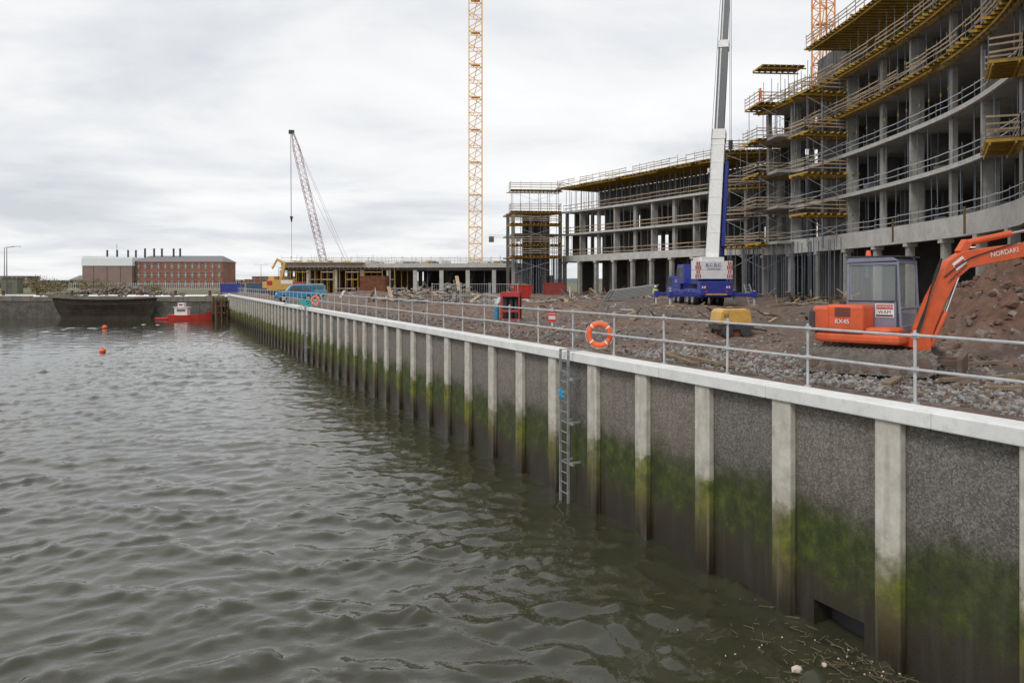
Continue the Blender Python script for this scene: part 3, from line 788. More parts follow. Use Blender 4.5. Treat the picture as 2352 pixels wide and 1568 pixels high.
mb.beam(bp_(20)+Vector((-.36,-.45,0)),bp_(28)+Vector((-.36,-.45,0)),.12,.08,0); mb.beam(bp_(28.6)+Vector((-.3,-.36,0)),bp_(37)+Vector((-.3,-.36,0)),.1,.06,0)
mb.cyl(bp_(8.2)+Vector((1.0,1.0,-.6)),bp_(16.5)+Vector((.85,.2,0)),.25,2,12)
mb.beam(bp_(9.5)+Vector((.75,-.1,0)),bp_(17.2)+Vector((.75,-.1,0)),.3,.5,2)
for z in np.arange(10,17,.8): mb.beam(bp_(z)+Vector((.6,-.3,0)),bp_(z+.8)+Vector((.95,-.3,0)),.05,.05,2)
tip=bp_(46.5)
hk=Vector((tip.x+.1,tip.y+1.2,19.9))
for dx in(-.07,.07): mb.cyl(hk+Vector((dx,0,.3)),Vector((hk.x+dx,hk.y,46.5)),.022,3,4)
mb.cyl(hk+Vector((0,0,-.45)),hk+Vector((0,0,.45)),.22,3,10); mb.cyl(hk+Vector((0,0,-1.0)),hk+Vector((0,0,-.4)),.07,3,8); mb.cyl(hk+Vector((-.12,0,-1.0)),hk+Vector((.12,0,-1.15)),.05,3,6)
mb.cyl(B0+Vector((-.9,-.6,.6)),tip+Vector((-.5,-.4,0)),.02,3,4)
mb.box(bp_(16.4)+Vector((-.75,-.3,0)),(.35,.3,.4),0)
bo=mb.build('telescopic_boom',[M_white,M_grey,M_blue,M_dark],None)
bpy.context.view_layer.update()
bo.parent=mc; bo.matrix_parent_inverse=(Matrix.Translation(mc.location)@Matrix.Rotation(R(92.5),4,'Z')).inverted()
al=root('step_ladder',(21.0,69.6,GZ)); mb=MB()
for x in(-.25,.25): mb.beam((x,0,0),(x-.35,.5,1.9),.05,.08)
for k in range(7): mb.cyl((-.25-.05*k,.07*k+.05,.27*k+.15),(.25-.05*k,.07*k+.05,.27*k+.15),.02)
mb.build('stiles',[M_steel],al)

# ------------------------------------------------------------------ excavator
EX=(8.12,17.9); ez=zs(*EX)
ex=root('mini_excavator',(EX[0],EX[1],ez-.02),R(-45))
mb=MB(); tr=R(12); Mt=Matrix.Rotation(tr,3,'Z'); TL=1.1
for y in(-.8,.8):
    prof=[]
    for i in range(9): a=R(90+180*i/8); prof.append((-TL+.27*math.cos(a),.28+.27*math.sin(a)))
    for i in range(9): a=R(-90+180*i/8); prof.append((TL+.27*math.cos(a),.28+.27*math.sin(a)))
    mb.xz(prof,y-.2,y+.2,0,M=Mt)
    for i in range(19):
        x=-TL+i*TL/9
        for z in(.015,.555): mb.box(Mt@Vector((x,y,z)),(.04,.42,.035),0,tr)
    for s in(-1,1):
        for k in range(5):
            a=R(-90+180*(k+.5)/5); mb.box(Mt@Vector((s*(TL+.28*math.cos(a)),y,.28+.28*math.sin(a))),(.05,.42,.05),0,M=Mt@Matrix.Rotation(-a if s>0 else a,3,'Y'))
    for k in range(5): mb.cyl(Mt@Vector((-.75+k*.37,y-.215,.14)),Mt@Vector((-.75+k*.37,y+.215,.14)),.08,1,10)
    for s in(-1,1): mb.cyl(Mt@Vector((s*TL,y-.215,.28)),Mt@Vector((s*TL,y+.215,.28)),.16,1,12)
mb.box(Mt@Vector((0,0,.38)),(1.2,1.3,.25),1,tr)
mb.cyl((0,0,.45),(0,0,.66),.42,1,18)
mb.box(Mt@Vector((1.75,0,.22)),(.1,1.9,.42),1,tr); 
for y in(-.45,.45): mb.box(Mt@Vector((1.3,y,.3)),(.9,.1,.12),1,tr)
mb.build('tracks_and_undercarriage',[M_track,mat('muddy_steel',(.13,.09,.07),.9,var=.3)],ex,bevel=.012)
mb=MB()
def plan(r,xr,xf,w):
    pts=[(xf,-w),(xf,w)]
    for i in range(13):
        a=R(90+180*i/12); pts.append((xr+r*math.cos(a)*1.0,w*math.sin(a)))
    return pts
mb.prism(plan(.6,-.65,.85,.86),.66,.88,0)
mb.prism(plan(.62,-.65,-.55,.90),.89,1.45,0)
mb.prism([(-.7,-.90),(.12,-.90),(.12,-.23),(-.7,-.23)],.885,1.50,0)
mb.prism([(.14,-.88),(.66,-.84),(.76,-.5),(.76,-.23),(.14,-.23)],.885,1.02,0)
mb.build('counterweight_and_body',[M_org],ex,bevel=.07)
mb=MB()
for k in range(6): mb.box((-.32,-.905,1.43-.035*k),(.34,.02,.016),0)
for k in range(7): mb.box((-1.14,-.52,.98+.06*k),(.03,.36,.03),0,R(38))
mb.box((-1.12,-.56,1.1),(.1,.34,.46),0,R(42))
mb.cyl((-.75,-.5,1.5),(-.75,-.5,1.62),.04,0,8)
mb.cyl((-.5,-.45,1.5),(-.5,-.45,1.56),.07,0,10)
mb.build('vents',[M_dark],ex)
X0,X1,Y0,Y1,Z0,Z1=-.52,.68,-.20,.98,.87,2.55
mb=MB()
mb.bx(X0,X1-.12,Y0,Y0+.05,.89,1.58,0)
mb.bx(X0,X0+.05,Y0+.05,Y1-.05,.89,1.58,0)
mb.bx(X0,X1-.12,Y1-.05,Y1,.89,1.3,0)
mb.bx(X0,X1,Y0,Y1,.872,.94,0)
mb.bx(X1-.05,X1,Y0+.05,Y1-.05,.89,1.05,0)
roof=[(X0-.01,2.42),(X0+.06,2.54),(X1-.2,2.56),(X1-.06,2.46)]
mb.xz(roof,Y0-.02,Y1+.02,0)
for (x,y) in((X0+.035,Y0+.035),(X0+.035,Y1-.035)): mb.beam((x,y,1.55),(x,y,2.45),.07,.07,0)
for y in(Y0+.03,Y1-.03): mb.beam((X1-.03,y,.95),(X1-.10,y,2.46),.055,.06,0)
mb.beam((.18,Y1-.03,1.3),(.18,Y1-.03,2.45),.05,.05,0)
mb.beam((X0+.05,Y0+.03,2.40),(X1-.1,Y0+.03,2.40),.045,.07,0)
mb.beam((X1-.1,Y0,2.43),(X1-.1,Y1,2.43),.06,.06,0)
mb.beam((X1-.035,Y0,1.42),(X1-.035,Y1,1.42),.045,.05,0)
mb.build('cab_frame',[M_cab],ex,bevel=.025)
mb=MB(); mb.bx(X0-.02,X1-.03,Y0-.03,Y1+.03,2.545,2.575); mb.beam((X0+.05,Y0-.004,1.575),(X1-.14,Y0-.004,1.575),.02,.03,0); mb.beam((X1-.12,Y0-.003,1.58),(X1-.12,Y0-.003,2.37),.02,.02,0); mb.beam((X1-.02,Y0+.12,1.35),(X1-.06,Y0+.35,1.9),.012,.012,0)
mb.build('seals_and_wiper',[M_dark],ex)
M_clr=bpy.data.materials.new('cab_glass'); M_clr.use_nodes=True; nt=M_clr.node_tree; b=nt.nodes['Principled BSDF']
b.inputs['Base Color'].default_value=(.45,.52,.52,1); b.inputs['Roughness'].default_value=.03; b.inputs['Alpha'].default_value=.32
mb=MB()
mb.add([(X0+.02,Y0+.08,1.6),(X0+.02,Y1-.08,1.6),(X0+.02,Y1-.08,2.38),(X0+.02,Y0+.08,2.38)],[(0,1,2,3)])
mb.add([(X0+.07,Y0+.03,1.58),(X1-.06,Y0+.03,1.58),(X1-.12,Y0+.03,2.38),(X0+.07,Y0+.03,2.38)],[(0,1,2,3)])
mb.add([(X0+.1,Y1-.03,1.3),(X1-.1,Y1-.03,1.3),(X1-.14,Y1-.03,2.38),(X0+.1,Y1-.03,2.38)],[(0,1,2,3)])
mb.add([(X1-.03,Y0+.06,1.05),(X1-.03,Y1-.06,1.05),(X1-.09,Y1-.06,2.42),(X1-.09,Y0+.06,2.42)],[(0,1,2,3)])
mb.build('cab_glazing',[M_clr],ex)
mb=MB(); mb.bx(-.3,.12,.2,.65,1.25,1.45,0); mb.xz([(-.38,1.4),(-.25,1.4),(-.3,2.1),(-.38,2.1)],.22,.63,0); mb.cyl((.35,.2,1.0),(.37,.2,1.65),.018); mb.cyl((.35,.65,1.0),(.37,.65,1.65),.018)
mb.build('seat_and_levers',[M_dark],ex)
mb=MB(); mb.cyl((X0+.3,.3,2.56),(X0+.3,.3,2.6),.07,1,12); mb.cyl((X0+.3,.3,2.6),(X0+.3,.3,2.72),.06,0,12,.045); mb.build('beacon',[M_buoy,M_dark],ex)
mb=MB(); mb.bx(.12,.52,Y0-.012,Y0-.002,1.22,1.52,0); mb.bx(.14,.50,Y0-.016,Y0-.0125,1.40,1.50,1); mb.bx(.14,.50,Y0-.016,Y0-.0125,1.24,1.28,2)
mb.build('plate',[M_white,M_red,M_dark],ex)
text('plate_text','DAWSON',.08,(.32,Y0-.018,1.45),(R(90),0,0),M_white,ex,.002)
text('plate_text_small','WAM',.11,(.32,Y0-.014,1.335),(R(90),0,0),M_dark,ex,.002)
text('model_lettering','RX45',.14,(-.33,-.907,1.13),(R(90),0,0),M_white,ex,.004)
bp0=Vector((.98,-.06,.0)); by=R(52)
Mb=Matrix.Rotation(by,3,'Z')
def Bv(r,y,z): return bp0+Mb@Vector((r,y,z))
mb=MB()
prof=[(-.13,.60),(.14,.55),(.30,1.0),(.56,1.6),(.84,2.08),(1.12,2.30),(3.25,2.70),(3.3,2.86),(3.15,2.94),(1.35,2.72),(.95,2.66),(.62,2.45),(.18,1.65),(-.1,1.0)]
vsn=[(Bv(p[0],-.11,p[1])) for p in prof]+[(Bv(p[0],.11,p[1])) for p in prof]
n=len(prof)
mb.add(vsn,[(i,(i+1)%n,n+(i+1)%n,n+i) for i in range(n)]+[tuple(range(n-1,-1,-1)),tuple(range(n,2*n))],0)
mb.box(Bv(0,0,.62),(.34,.36,.5),0,by)
mb.beam((.6,-.06,.75),(1.0,-.06,.7),.4,.25,0)
mb.beam(Bv(.95,0,2.62),Bv(1.12,0,2.88),.18,.18,0)
mb.beam(Bv(3.0,0,3.05),Bv(4.0,0,1.2),.2,.34,0,w2=.16,h2=.2)
mb.build('boom_and_stick',[M_org],ex,bevel=.018)
mb=MB()
mb.cyl(Bv(.25,0,.62),Bv(.62,0,1.35),.065,0,12); mb.cyl(Bv(.62,0,1.35),Bv(.92,0,2.12),.035,1,10)
mb.cyl(Bv(1.08,0,2.84),Bv(2.15,0,3.06),.07,0,12); mb.cyl(Bv(2.15,0,3.06),Bv(3.1,0,3.25),.034,1,10)
for k in range(3):
    pts=[Bv(-.2+.075*i,-.15-.02*k,.75+.22*i+.05*math.sin(i*1.3+k)) for i in range(9)]
    for a_,b_ in zip(pts,pts[1:]): mb.cyl(a_,b_,.016,2,6)
pts=[Bv(.5+.3*i,-.13,2.1+.09*i+.25*math.sin(min(i,3)*.6)) for i in range(7)]
for a_,b_ in zip(pts,pts[1:]): mb.cyl(a_,b_,.013,2,6)
mb.build('rams_and_hoses',[M_org,M_chrome,M_blk],ex)
mb=MB(); 
for i in range(7):
    a=R(200+i*25); b2=R(200+(i+1)*25)
    mb.beam(Bv(4.2+.4*math.cos(a),0,.85+.4*math.sin(a)),Bv(4.2+.4*math.cos(b2),0,.85+.4*math.sin(b2)),.6,.04)
mb.build('bucket',[M_dark],ex)
text('boom_lettering','NORDAKI',.15,Bv(1.92,-.118,2.64),(R(90),R(-11),by),M_white,ex,.002)
text('boom_lettering_small','CONSTRUCTION',.075,Bv(.82,-.118,2.17),(R(90),R(-42),by),M_dark,ex,.002)
mb=MB(); c=Bv(.86,-.116,2.4); Mr=Mb@Matrix.Rotation(R(-36),3,'Y'); mb.box(c,(.3,.006,.18),0,M=Mr); mb.box(c+Mb@Vector((0,-.004,0)),(.27,.004,.06),1,M=Mr); mb.build('boom_plate',[M_white,M_red],ex)

tp=root('timber_offcuts'); mb=MB()
for (x,y,a,L) in((9.6,15.9,.1,2.2),(7.6,15.9,.9,1.0),(5.0,18.9,2.0,1.6),(4.3,20.5,1.7,2.2),(4.6,20.8,1.9,2.0),(10.5,14.8,.0,3.4),(11.2,16.6,.3,1.6),(10.8,18.4,.2,1.5)):
    z=zs(x,y)+.05; mb.beam((x-L/2*math.cos(a),y-L/2*math.sin(a),z),(x+L/2*math.cos(a),y+L/2*math.sin(a),z+.05),.16,.07)
mb.build('planks',[mat('weathered_plank',(.19,.14,.095),.9,var=.4)],tp)

yc=root('towable_compressor',(8.05,29.3,zs(8.05,29.3)-.03),R(8)); mb=MB()
mb.xz([(-.62,.45),(.62,.45),(.64,.6),(.58,.95),(.4,1.03),(-.4,1.03),(-.58,.95),(-.64,.6)],-.45,.45,0)
mb.build('canopy',[M_yp],yc,bevel=.06)
mb=MB(); mb.bx(-.66,.66,-.48,.48,.28,.44,0); mb.bx(-.5,.5,-.4,.4,.05,.28,1)
for x in(-.35,.35): 
    for y in(-.5,.5): mb.cyl((x,y-.07,.2),(x,y+.07,.2),.2,0,14)
mb.beam((.6,0,.3),(1.4,0,.2),.07,.07,0)
for i in range(4): mb.bx(-.45+i*.05,-.43+i*.05,-.457,-.452,.7,.85,0)
mb.bx(-.3,.3,-.2,.2,1.03,1.06,0)
mb.build('chassis_and_wheels',[M_dark,M_rust],yc)
rc=root('gas_bottle_rack',(-.05,42.3,zs(0,42.3)-.03),R(-8)); mb=MB()
for x in(-.48,.48):
    for y in(-.35,.35): mb.bx(x-.04,x+.04,y-.04,y+.04,0,1.55,0)
mb.bx(-.52,.52,-.4,.4,.0,.14,0); mb.bx(-.52,.52,-.4,.4,1.32,1.55,0); mb.bx(-.5,.5,-.38,-.34,.5,.62,0); mb.bx(-.5,.5,.3,.38,.1,1.3,1)
for x in(-.3,0,.3): mb.cyl((x,0,.14),(x,0,1.15),.13,1,12); mb.cyl((x,0,1.15),(x,0,1.27),.05,1,8)
mb.build('cage',[M_red,M_dark],rc,bevel=.01)
mb=MB(); mb.cyl((-.75,-.2,0),(-.75,-.2,.75),.13,0,12); mb.cyl((-.75,-.2,.75),(-.75,-.2,.85),.05,0,8); mb.build('bottle',[M_ltblue],rc)

def skip(x,y,rz,m,L=3.4,H=1.5):
    s=root('waste_skip',(x,y,zs(x,y)),rz); mb=MB()
    for sg in(-1,1): mb.xz([(-L*.32,0),(L*.32,0),(L/2,H),(-L/2,H)],sg*.85-.03,sg*.85+.03,0)
    mb.beam((-L*.32,0,.05),(L*.32,0,.05),1.7,.06,0)
    mb.add([(-L*.32,-.85,0),(-L*.32,.85,0),(-L/2,.85,H),(-L/2,-.85,H)],[(0,1,2,3)],0); mb.add([(L*.32,-.85,0),(L*.32,.85,0),(L/2,.85,H),(L/2,-.85,H)],[(0,1,2,3)],0)
    for sg in(-1,1):
        mb.beam((-L/2,sg*.88,H),(L/2,sg*.88,H),.1,.1,0)
        for k in(-.6,0,.6): mb.beam((k,sg*.9,.1),(k*1.2,sg*.9,H),.1,.08,0)
    for i in range(14): mb.box((random.uniform(-1.2,1.2),random.uniform(-.6,.6),H+random.uniform(-.2,.15)),(random.uniform(.3,1),.3,.2),1,random.uniform(0,3))
    mb.build('body',[m,M_tim],s)
skip(1.2,101,R(10),M_red,2.8,1.7)

def container(x,y,rz,m,L=6,H=2.6,z=None,name='shipping_container',trim=None):
    s=root(name,(x,y,GZ if z is None else z),rz); mb=MB(); w=1.22
    mb.bx(-L/2+.05,L/2-.05,-w+.05,w-.05,.1,H-.05,0)
    for i in range(int(L/.3)):
        xx=-L/2+.2+i*.3
        for sg in(-1,1): mb.bx(xx,xx+.15,sg*(w-.05)-.03,sg*(w-.05)+.03,.15,H-.12,0)
    for sx in(-1,1):
        for sy in(-1,1): mb.bx(sx*(L/2-.07)-.07,sx*(L/2-.07)+.07,sy*(w-.07)-.07,sy*(w-.07)+.07,0,H,1)
    for sy in(-1,1): mb.bx(-L/2,L/2,sy*(w-.05)-.05,sy*(w-.05)+.05,H-.13,H,1); mb.bx(-L/2,L/2,sy*(w-.05)-.05,sy*(w-.05)+.05,0,.15,1)
    mb.bx(-L/2,L/2,-w+.1,w-.1,H-.04,H+.01,1)
    for k in(-.6,-.2,.2,.6):
        mb.cyl((-L/2-.02,k,.2),(-L/2-.02,k,H-.2),.025,1,6)
    mb.build('box',[m,trim or m],s)
    return s
M_dblue=mat('container_blue',(.06,.10,.15),.6,var=.2)
container(-47,158,R(3),M_dblue,10.5,1.9); container(-58,165,0,M_blue,4,1.8); container(-42.8,150,R(-5),M_dblue,3,1.9)
container(4.5,150.5,R(5),M_white,6.5,3.4); container(-24,139,R(-8),M_rust,4.5,3.2,name='rusty_steel_tank')
container(7,133,R(0),mat('dull_red',(.25,.04,.035),.7),3.5,2.0)
tk=root('site_lorry',(-34.6,119,GZ),R(8)); mb=MB()
mb.bx(-1.8,2.0,-1.1,1.1,.9,2.4,0); mb.bx(-1.8,-1.0,-1.12,1.12,1.6,2.3,1); mb.bx(2.05,3.6,-1.1,1.1,.6,2.1,1); mb.bx(2.6,3.62,-1.12,1.12,1.4,1.95,3); mb.bx(-1.9,2.0,-1.0,1.0,.6,.85,2)
mb.bx(.2,1.9,-1.13,1.13,1.8,2.35,4)
for x in(-1.1,2.8):
    for y in(-.95,.95): mb.cyl((x,y-.15,.45),(x,y+.15,.45),.45,2,14)
mb.build('body',[M_yp,M_red,M_dark,M_glass,M_white],tk,bevel=.05)

def car(name,x,y,rz,m,roofm):
    s=root(name,(x,y,zs(x,y)),rz); mb=MB()
    mb.xz([(-1.95,.35),(1.95,.35),(2.0,.75),(1.9,.98),(1.0,1.06),(-1.9,1.08),(-2.0,.8)],-.85,.85,0)
    mb.xz([(-1.85,1.05),(1.0,1.05),(.45,1.72),(.2,1.78),(-1.55,1.78),(-1.8,1.6)],-.76,.76,0)
    mb.build('body',[m],s,bevel=.06)
    mb=MB()
    mb.xz([(-1.6,1.14),(-.75,1.14),(-.75,1.62),(-1.5,1.62)],-.775,.775,0); mb.xz([(-.65,1.14),(.75,1.14),(.35,1.62),(-.65,1.62)],-.775,.775,0)
    mb.add([(1.0,-.66,1.10),(1.0,.66,1.10),(.53,.62,1.68),(.53,-.62,1.68)],[(0,1,2,3)],0)
    mb.add([(-1.88,-.66,1.15),(-1.88,.66,1.15),(-1.83,.62,1.6),(-1.83,-.62,1.6)],[(0,1,2,3)],0)
    mb.build('windows',[M_glass],s)
    mb=MB()
    for xx in(-1.25,1.25):
        for yy in(-.78,.78): mb.cyl((xx,yy-.1,.36),(xx,yy+.1,.36),.36,0,18); mb.cyl((xx,yy-.11,.36),(xx,yy+.11,.36),.2,1,12)
    mb.bx(-2.05,-1.95,-.8,.8,.4,.58,0); mb.bx(1.95,2.06,-.8,.8,.38,.56,0)
    mb.build('wheels_and_bumpers',[M_blk,M_steel],s)
    mb=MB(); 
    for yy in(-.65,.65): mb.cyl((1.96,yy,.78),(2.01,yy,.78),.1,0,10)
    mb.bx(-1.5,.1,-.7,-.66,1.8,1.84,0); mb.bx(-1.5,.1,.66,.7,1.8,1.84,0)
    mb.build('lamps_and_roof_bars',[M_white],s)
car('blue_car',-23.0,84.5,R(200),M_ltblue,M_white)
car('blue_car',-25.3,100,R(195),mat('pale_blue_paint',(.1,.3,.42),.35),M_white)

# ------------------------------------------------------------------ debris piles
def debris(name,x,y,r,n,h=.8,mats=None,lmax=2.5):
    s=root(name); mb=MB()
    for i in range(n):
        a=random.uniform(0,6.3); rr=r*math.sqrt(random.random()); px=x+rr*math.cos(a)*1.6; py=y+rr*math.sin(a)
        z=zs(px,py)+h*(1-rr/r)*random.random()+.05
        d=Vector((random.gauss(0,1),random.gauss(0,1),random.gauss(0,.25))).normalized()*random.uniform(.3,lmax)/2
        c=Vector((px,py,z+abs(d.z)*.6)); w=random.choice([.05,.08,.14,.35]); mb.beam(c-d,c+d,w,random.choice([.03,.05,.08]),random.randrange(len(mats)))
    mb.build('pieces',mats,s)
dm=[M_tim,M_concw,M_steel,M_rock,M_tim,M_concd]
debris('rubble_pile',-7,80,4.5,260,1.2,dm,2.6)
debris('rubble_pile',0,72,4,80,.4,dm,2)
debris('scaffold_stack',13,98,4.5,100,.6,[M_steel,M_tim,M_concd],3)
debris('timber_pile',27,88,3,80,.6,[M_tim,M_ply,M_rock,M_prop],3)
debris('timber_pile',29,76,2.5,60,.5,[M_tim,M_ply,M_prop],3)
debris('timber_pile',15,124,5,90,.7,[M_tim,M_ply,M_concd,M_rust],2.5)
debris('timber_pile',-20,142,6,90,.8,[M_tim,M_ply,M_concw,M_rust],3)
debris('timber_pile',25.5,66,2.5,40,.4,[M_tim,M_ply,M_rock],2.5)
debris('rubble_pile',-14,110,6,90,.6,dm,2)
debris('rubble_pile',8,60,6,40,.2,dm,1.2)
debris('rubble_pile',14,45,5,60,.2,[M_rock,M_concd,M_tim],1)
sp_=root('stacked_shutter_panels',(12.6,86,GZ),R(15)); mb=MB()
for k in range(7):
    z=.15+.16*k
    mb.beam((-2.6+k*.12,0,z+.0),(2.4+k*.12,0,z+.6),1.7,.04,0)
    for j in(-.8,0,.8): mb.beam((-2.6+k*.12,j,z+.06),(2.4+k*.12,j,z+.66),.07,.1,1)
mb.build('panels',[M_concd,M_steel],sp_)
mf=root('mesh_fence_panel',(-3,66,GZ),R(5)); mb=MB()
for k in range(3):
    x0=-3.6+2.4*k
    for x in(x0,x0+2.3): mb.cyl((x,0,0),(x,0,2.0),.03)
    for z in(.15,1.9,1.0): mb.cyl((x0,0,z),(x0+2.3,0,z),.02)
    for i in range(12): mb.cyl((x0+.19*i,0,.15),(x0+.19*i,0,1.9),.008,0,4)
mb.build('panels',[M_steel],mf)

# ------------------------------------------------------------------ people
def person(name,loc,rz,torso,legs,pose='stand'):
    s=root(name,loc,rz)
    J={'pel':(0,0,.95),'w':(0,0,1.08),'ch':(0,.0,1.33),'nk':(0,0,1.5),'hd':(0,.01,1.62),'ht':(0,.01,1.76),
       'ls':(-.19,0,1.43),'rs':(.19,0,1.43),'lh':(-.1,0,.92),'rh':(.1,0,.92),'lk':(-.12,.03,.5),'rk':(.12,.05,.5),'la':(-.13,-.02,.09),'ra':(.13,0,.09),'lt':(-.14,.16,.04),'rt':(.14,.18,.04)}
    if pose=='reach': J.update({'le':(-.3,.18,1.25),'lw':(-.22,.42,1.2),'re':(.3,.18,1.25),'rw':(.22,.42,1.2)})
    else: J.update({'le':(-.27,-.02,1.16),'lw':(-.26,.1,.92),'re':(.27,0,1.16),'rw':(.2,.22,1.05)})
    for k_ in('l','r'):
        w=Vector(J[k_+'w']); e=Vector(J[k_+'e']); J[k_+'f']=tuple(w+(w-e).normalized()*.09)
    rad={'pel':.15,'w':.14,'ch':.16,'nk':.065,'hd':.1,'ht':.07,'ls':.075,'rs':.075,'lh':.1,'rh':.1,'lk':.065,'rk':.065,'la':.045,'ra':.045,'lt':.04,'rt':.04,'le':.05,'re':.05,'lw':.033,'rw':.033,'lf':.035,'rf':.035}
    E=[('pel','w'),('w','ch'),('ch','nk'),('nk','hd'),('hd','ht'),('ch','ls'),('ls','le'),('le','lw'),('lw','lf'),('ch','rs'),('rs','re'),('re','rw'),('rw','rf'),('pel','lh'),('lh','lk'),('lk','la'),('la','lt'),('pel','rh'),('rh','rk'),('rk','ra'),('ra','rt')]
    ks=list(J); me=bpy.data.meshes.new('tmp'); me.from_pydata([J[k_] for k_ in ks],[(ks.index(a),ks.index(b)) for a,b in E],[])
    o=bpy.data.objects.new('tmp',me); sc.collection.objects.link(o)
    o.modifiers.new('s','SKIN'); 
    for i,k_ in enumerate(ks): me.skin_vertices[0].data[i].radius=(rad[k_],rad[k_]*(.75 if k_ in('ch','w','pel') else 1))
    me.skin_vertices[0].data[0].use_root=True
    ss=o.modifiers.new('u','SUBSURF'); ss.levels=2; ss.render_levels=2
    dg_=bpy.context.evaluated_depsgraph_get(); m2=bpy.data.meshes.new_from_object(o.evaluated_get(dg_)); bpy.data.objects.remove(o)
    b=bpy.data.objects.new('body',m2); sc.collection.objects.link(b); b.parent=s
    m2.materials.clear()
    for m in(torso,legs,M_skin,M_dark): m2.materials.append(m)
    lw=Vector(J['lw']);rw=Vector(J['rw'])
    for p in m2.polygons:
        c=p.center; p.use_smooth=True
        if (c-lw).length<.07 or (c-Vector(J['lf'])).length<.09 or (c-rw).length<.07 or (c-Vector(J['rf'])).length<.09: i=2
        elif c.z>1.5: i=2
        elif c.z<.13: i=3
        elif c.z<.9 and abs(c.x)<.24: i=1
        else: i=0
        p.material_index=i
    mb=MB(); 
    for k in range(5):
        a0,a1=R(k*18),R((k+1)*18)
        mb.cyl((0,.01,1.68+.13*math.sin(a0)),(0,.01,1.68+.13*math.sin(a1)),.125*math.cos(a0),0,14,max(.01,.125*math.cos(a1)))
    mb.cyl((0,.04,1.67),(0,.04,1.685),.15,0,14)
    mb.build('hard_hat',[M_white if torso is M_hvy else M_hvo],s)
    mb=MB(); mb.cyl((0,.10,1.63),(0,.135,1.6),.012,0,6,.018)
    for x in(-.035,.035): mb.box((x,.105,1.64),(.02,.01,.01),1)
    mb.box((0,.105,1.565),(.045,.012,.01),1); 
    for x in(-.1,.1): mb.box((x,.0,1.62),(.015,.04,.06),0)
    for k_ in('l','r'):
        f=Vector(J[k_+'f']); w=Vector(J[k_+'w']); d=(f-w).normalized(); sx=Vector((0,0,1)) if abs(d.z)<.7 else Vector((1,0,0))
        for i,L in enumerate((.06,.075,.07,.055)): mb.cyl(f+sx*(i-1.5)*.018,f+sx*(i-1.5)*.018+d*L+Vector((0,.01,-.012)),.009,0,6)
        mb.cyl(w+sx*.02,w+sx*.055+d*.06,.01,0,6)
    mb.build('face_and_fingers',[M_skin,M_dark],s)
person('site_worker',(13.6,75.5,zs(13.6,75.5)),R(200),M_hvy,M_jean)
person('site_worker',(29.0,93.0,27.2),R(-60),M_hvo,M_hvo,'reach')

def buoy(x,y,r):
    s=root('mooring_buoy',(x,y,.0)); mb=MB(); nu,nv=18,10; vs=[];fs=[]
    for j in range(nv+1):
        a=math.pi*j/nv
        for i in range(nu): vs.append((r*math.sin(a)*math.cos(6.2832*i/nu),r*math.sin(a)*math.sin(6.2832*i/nu),r*.5+r*.9*math.cos(a)))
    for j in range(nv):
        for i in range(nu): fs.append((j*nu+i,j*nu+(i+1)%nu,(j+1)*nu+(i+1)%nu,(j+1)*nu+i))
    mb.add(vs,fs); mb.build('float',[M_buoy],s,smooth=True)
    mb=MB(); mb.cyl((0,0,r*1.35),(0,0,r*1.65),r*.14,0,8); mb.build('eye',[M_dark],s)
buoy(-56,109.5,.33); buoy(-37,72.0,.28)

bt=root('red_workboat',(-54.3,134.5,0),R(4)); mb=MB()
secs=[(-3.4,1.15,.95),(-2,1.3,.85),(0,1.35,.85),(1.6,1.15,1.0),(2.7,.65,1.2),(3.5,.06,1.5)]
rows=[]
for x,w,z in secs: rows.append([(x,-w,z),(x*.97,-w*.8,.0),(x*.95,0,-.4),(x*.97,w*.8,.0),(x,w,z)])
vs=[p for r in rows for p in r]; fs=[]
for i in range(len(rows)-1):
    for j in range(4): fs.append((i*5+j,(i+1)*5+j,(i+1)*5+j+1,i*5+j+1))
    fs.append((i*5+4,(i+1)*5+4,(i+1)*5,i*5))
fs.append((0,1,2,3,4))
mb.add(vs,fs,0); mb.build('hull',[mat('boat_red',(.55,.05,.035),.5,var=.15)],bt)
mb=MB(); mb.bx(-2.4,-.3,-.75,.75,.8,2.1,0); mb.bx(-2.0,-.6,-.77,.77,1.45,1.85,2); mb.bx(-2.6,-.1,-.85,.85,2.1,2.2,0); mb.bx(-1.9,-.9,-.6,.6,2.2,2.9,0); mb.bx(-1.7,-1.1,-.62,.62,2.4,2.7,1)
mb.cyl((-1.2,0,2),(-1.2,0,4.2),.05,3,6); mb.cyl((1.5,0,1),(1.5,0,2.6),.05,3,6); mb.beam((1.5,0,2.6),(3.3,0,1.6),.03,.03,3)
mb.build('wheelhouse',[M_white,M_red,M_glass,M_dark],bt,bevel=.03)
b2=root('red_tender_raft',(-59.4,135.5,0)); mb=MB(); mb.xz([(-1.2,.35),(-1.0,0),(1.0,0),(1.25,.4)],-.6,.6,0); mb.cyl((-.4,0,.4),(-.4,0,1.0),.15,1,8); mb.build('hull',[M_red,M_dark],b2,bevel=.05)
ld=root('timber_landing_stage'); mb=MB()
for i in range(22):
    y=random.uniform(133,140.5); x=12.1-.443*y-.5-random.uniform(0,2.4); h=random.uniform(1.2,4.3); mb.cyl((x,y,-1),(x+random.uniform(-.1,.1),y,h),.16,0,7)
for z in(1.2,2.4,3.6): mb.beam((-51.3,139.5,z),(-50,134,z),.25,.25,0); mb.beam((-50,134,z),(-48,133.5,z),.25,.25,0)
mb.box((-50.3,137.5,3.2),(2.4,5,.15),0,.35)
for i in range(50): 
    c=Vector((random.uniform(-51.3,-49.3),random.uniform(135,140.5),random.uniform(.6,4.6))); d=Vector((random.gauss(0,.5),random.gauss(0,.5),random.gauss(0,.5))); mb.beam(c,c+d,.08,.06,random.choice([0,0,1]))
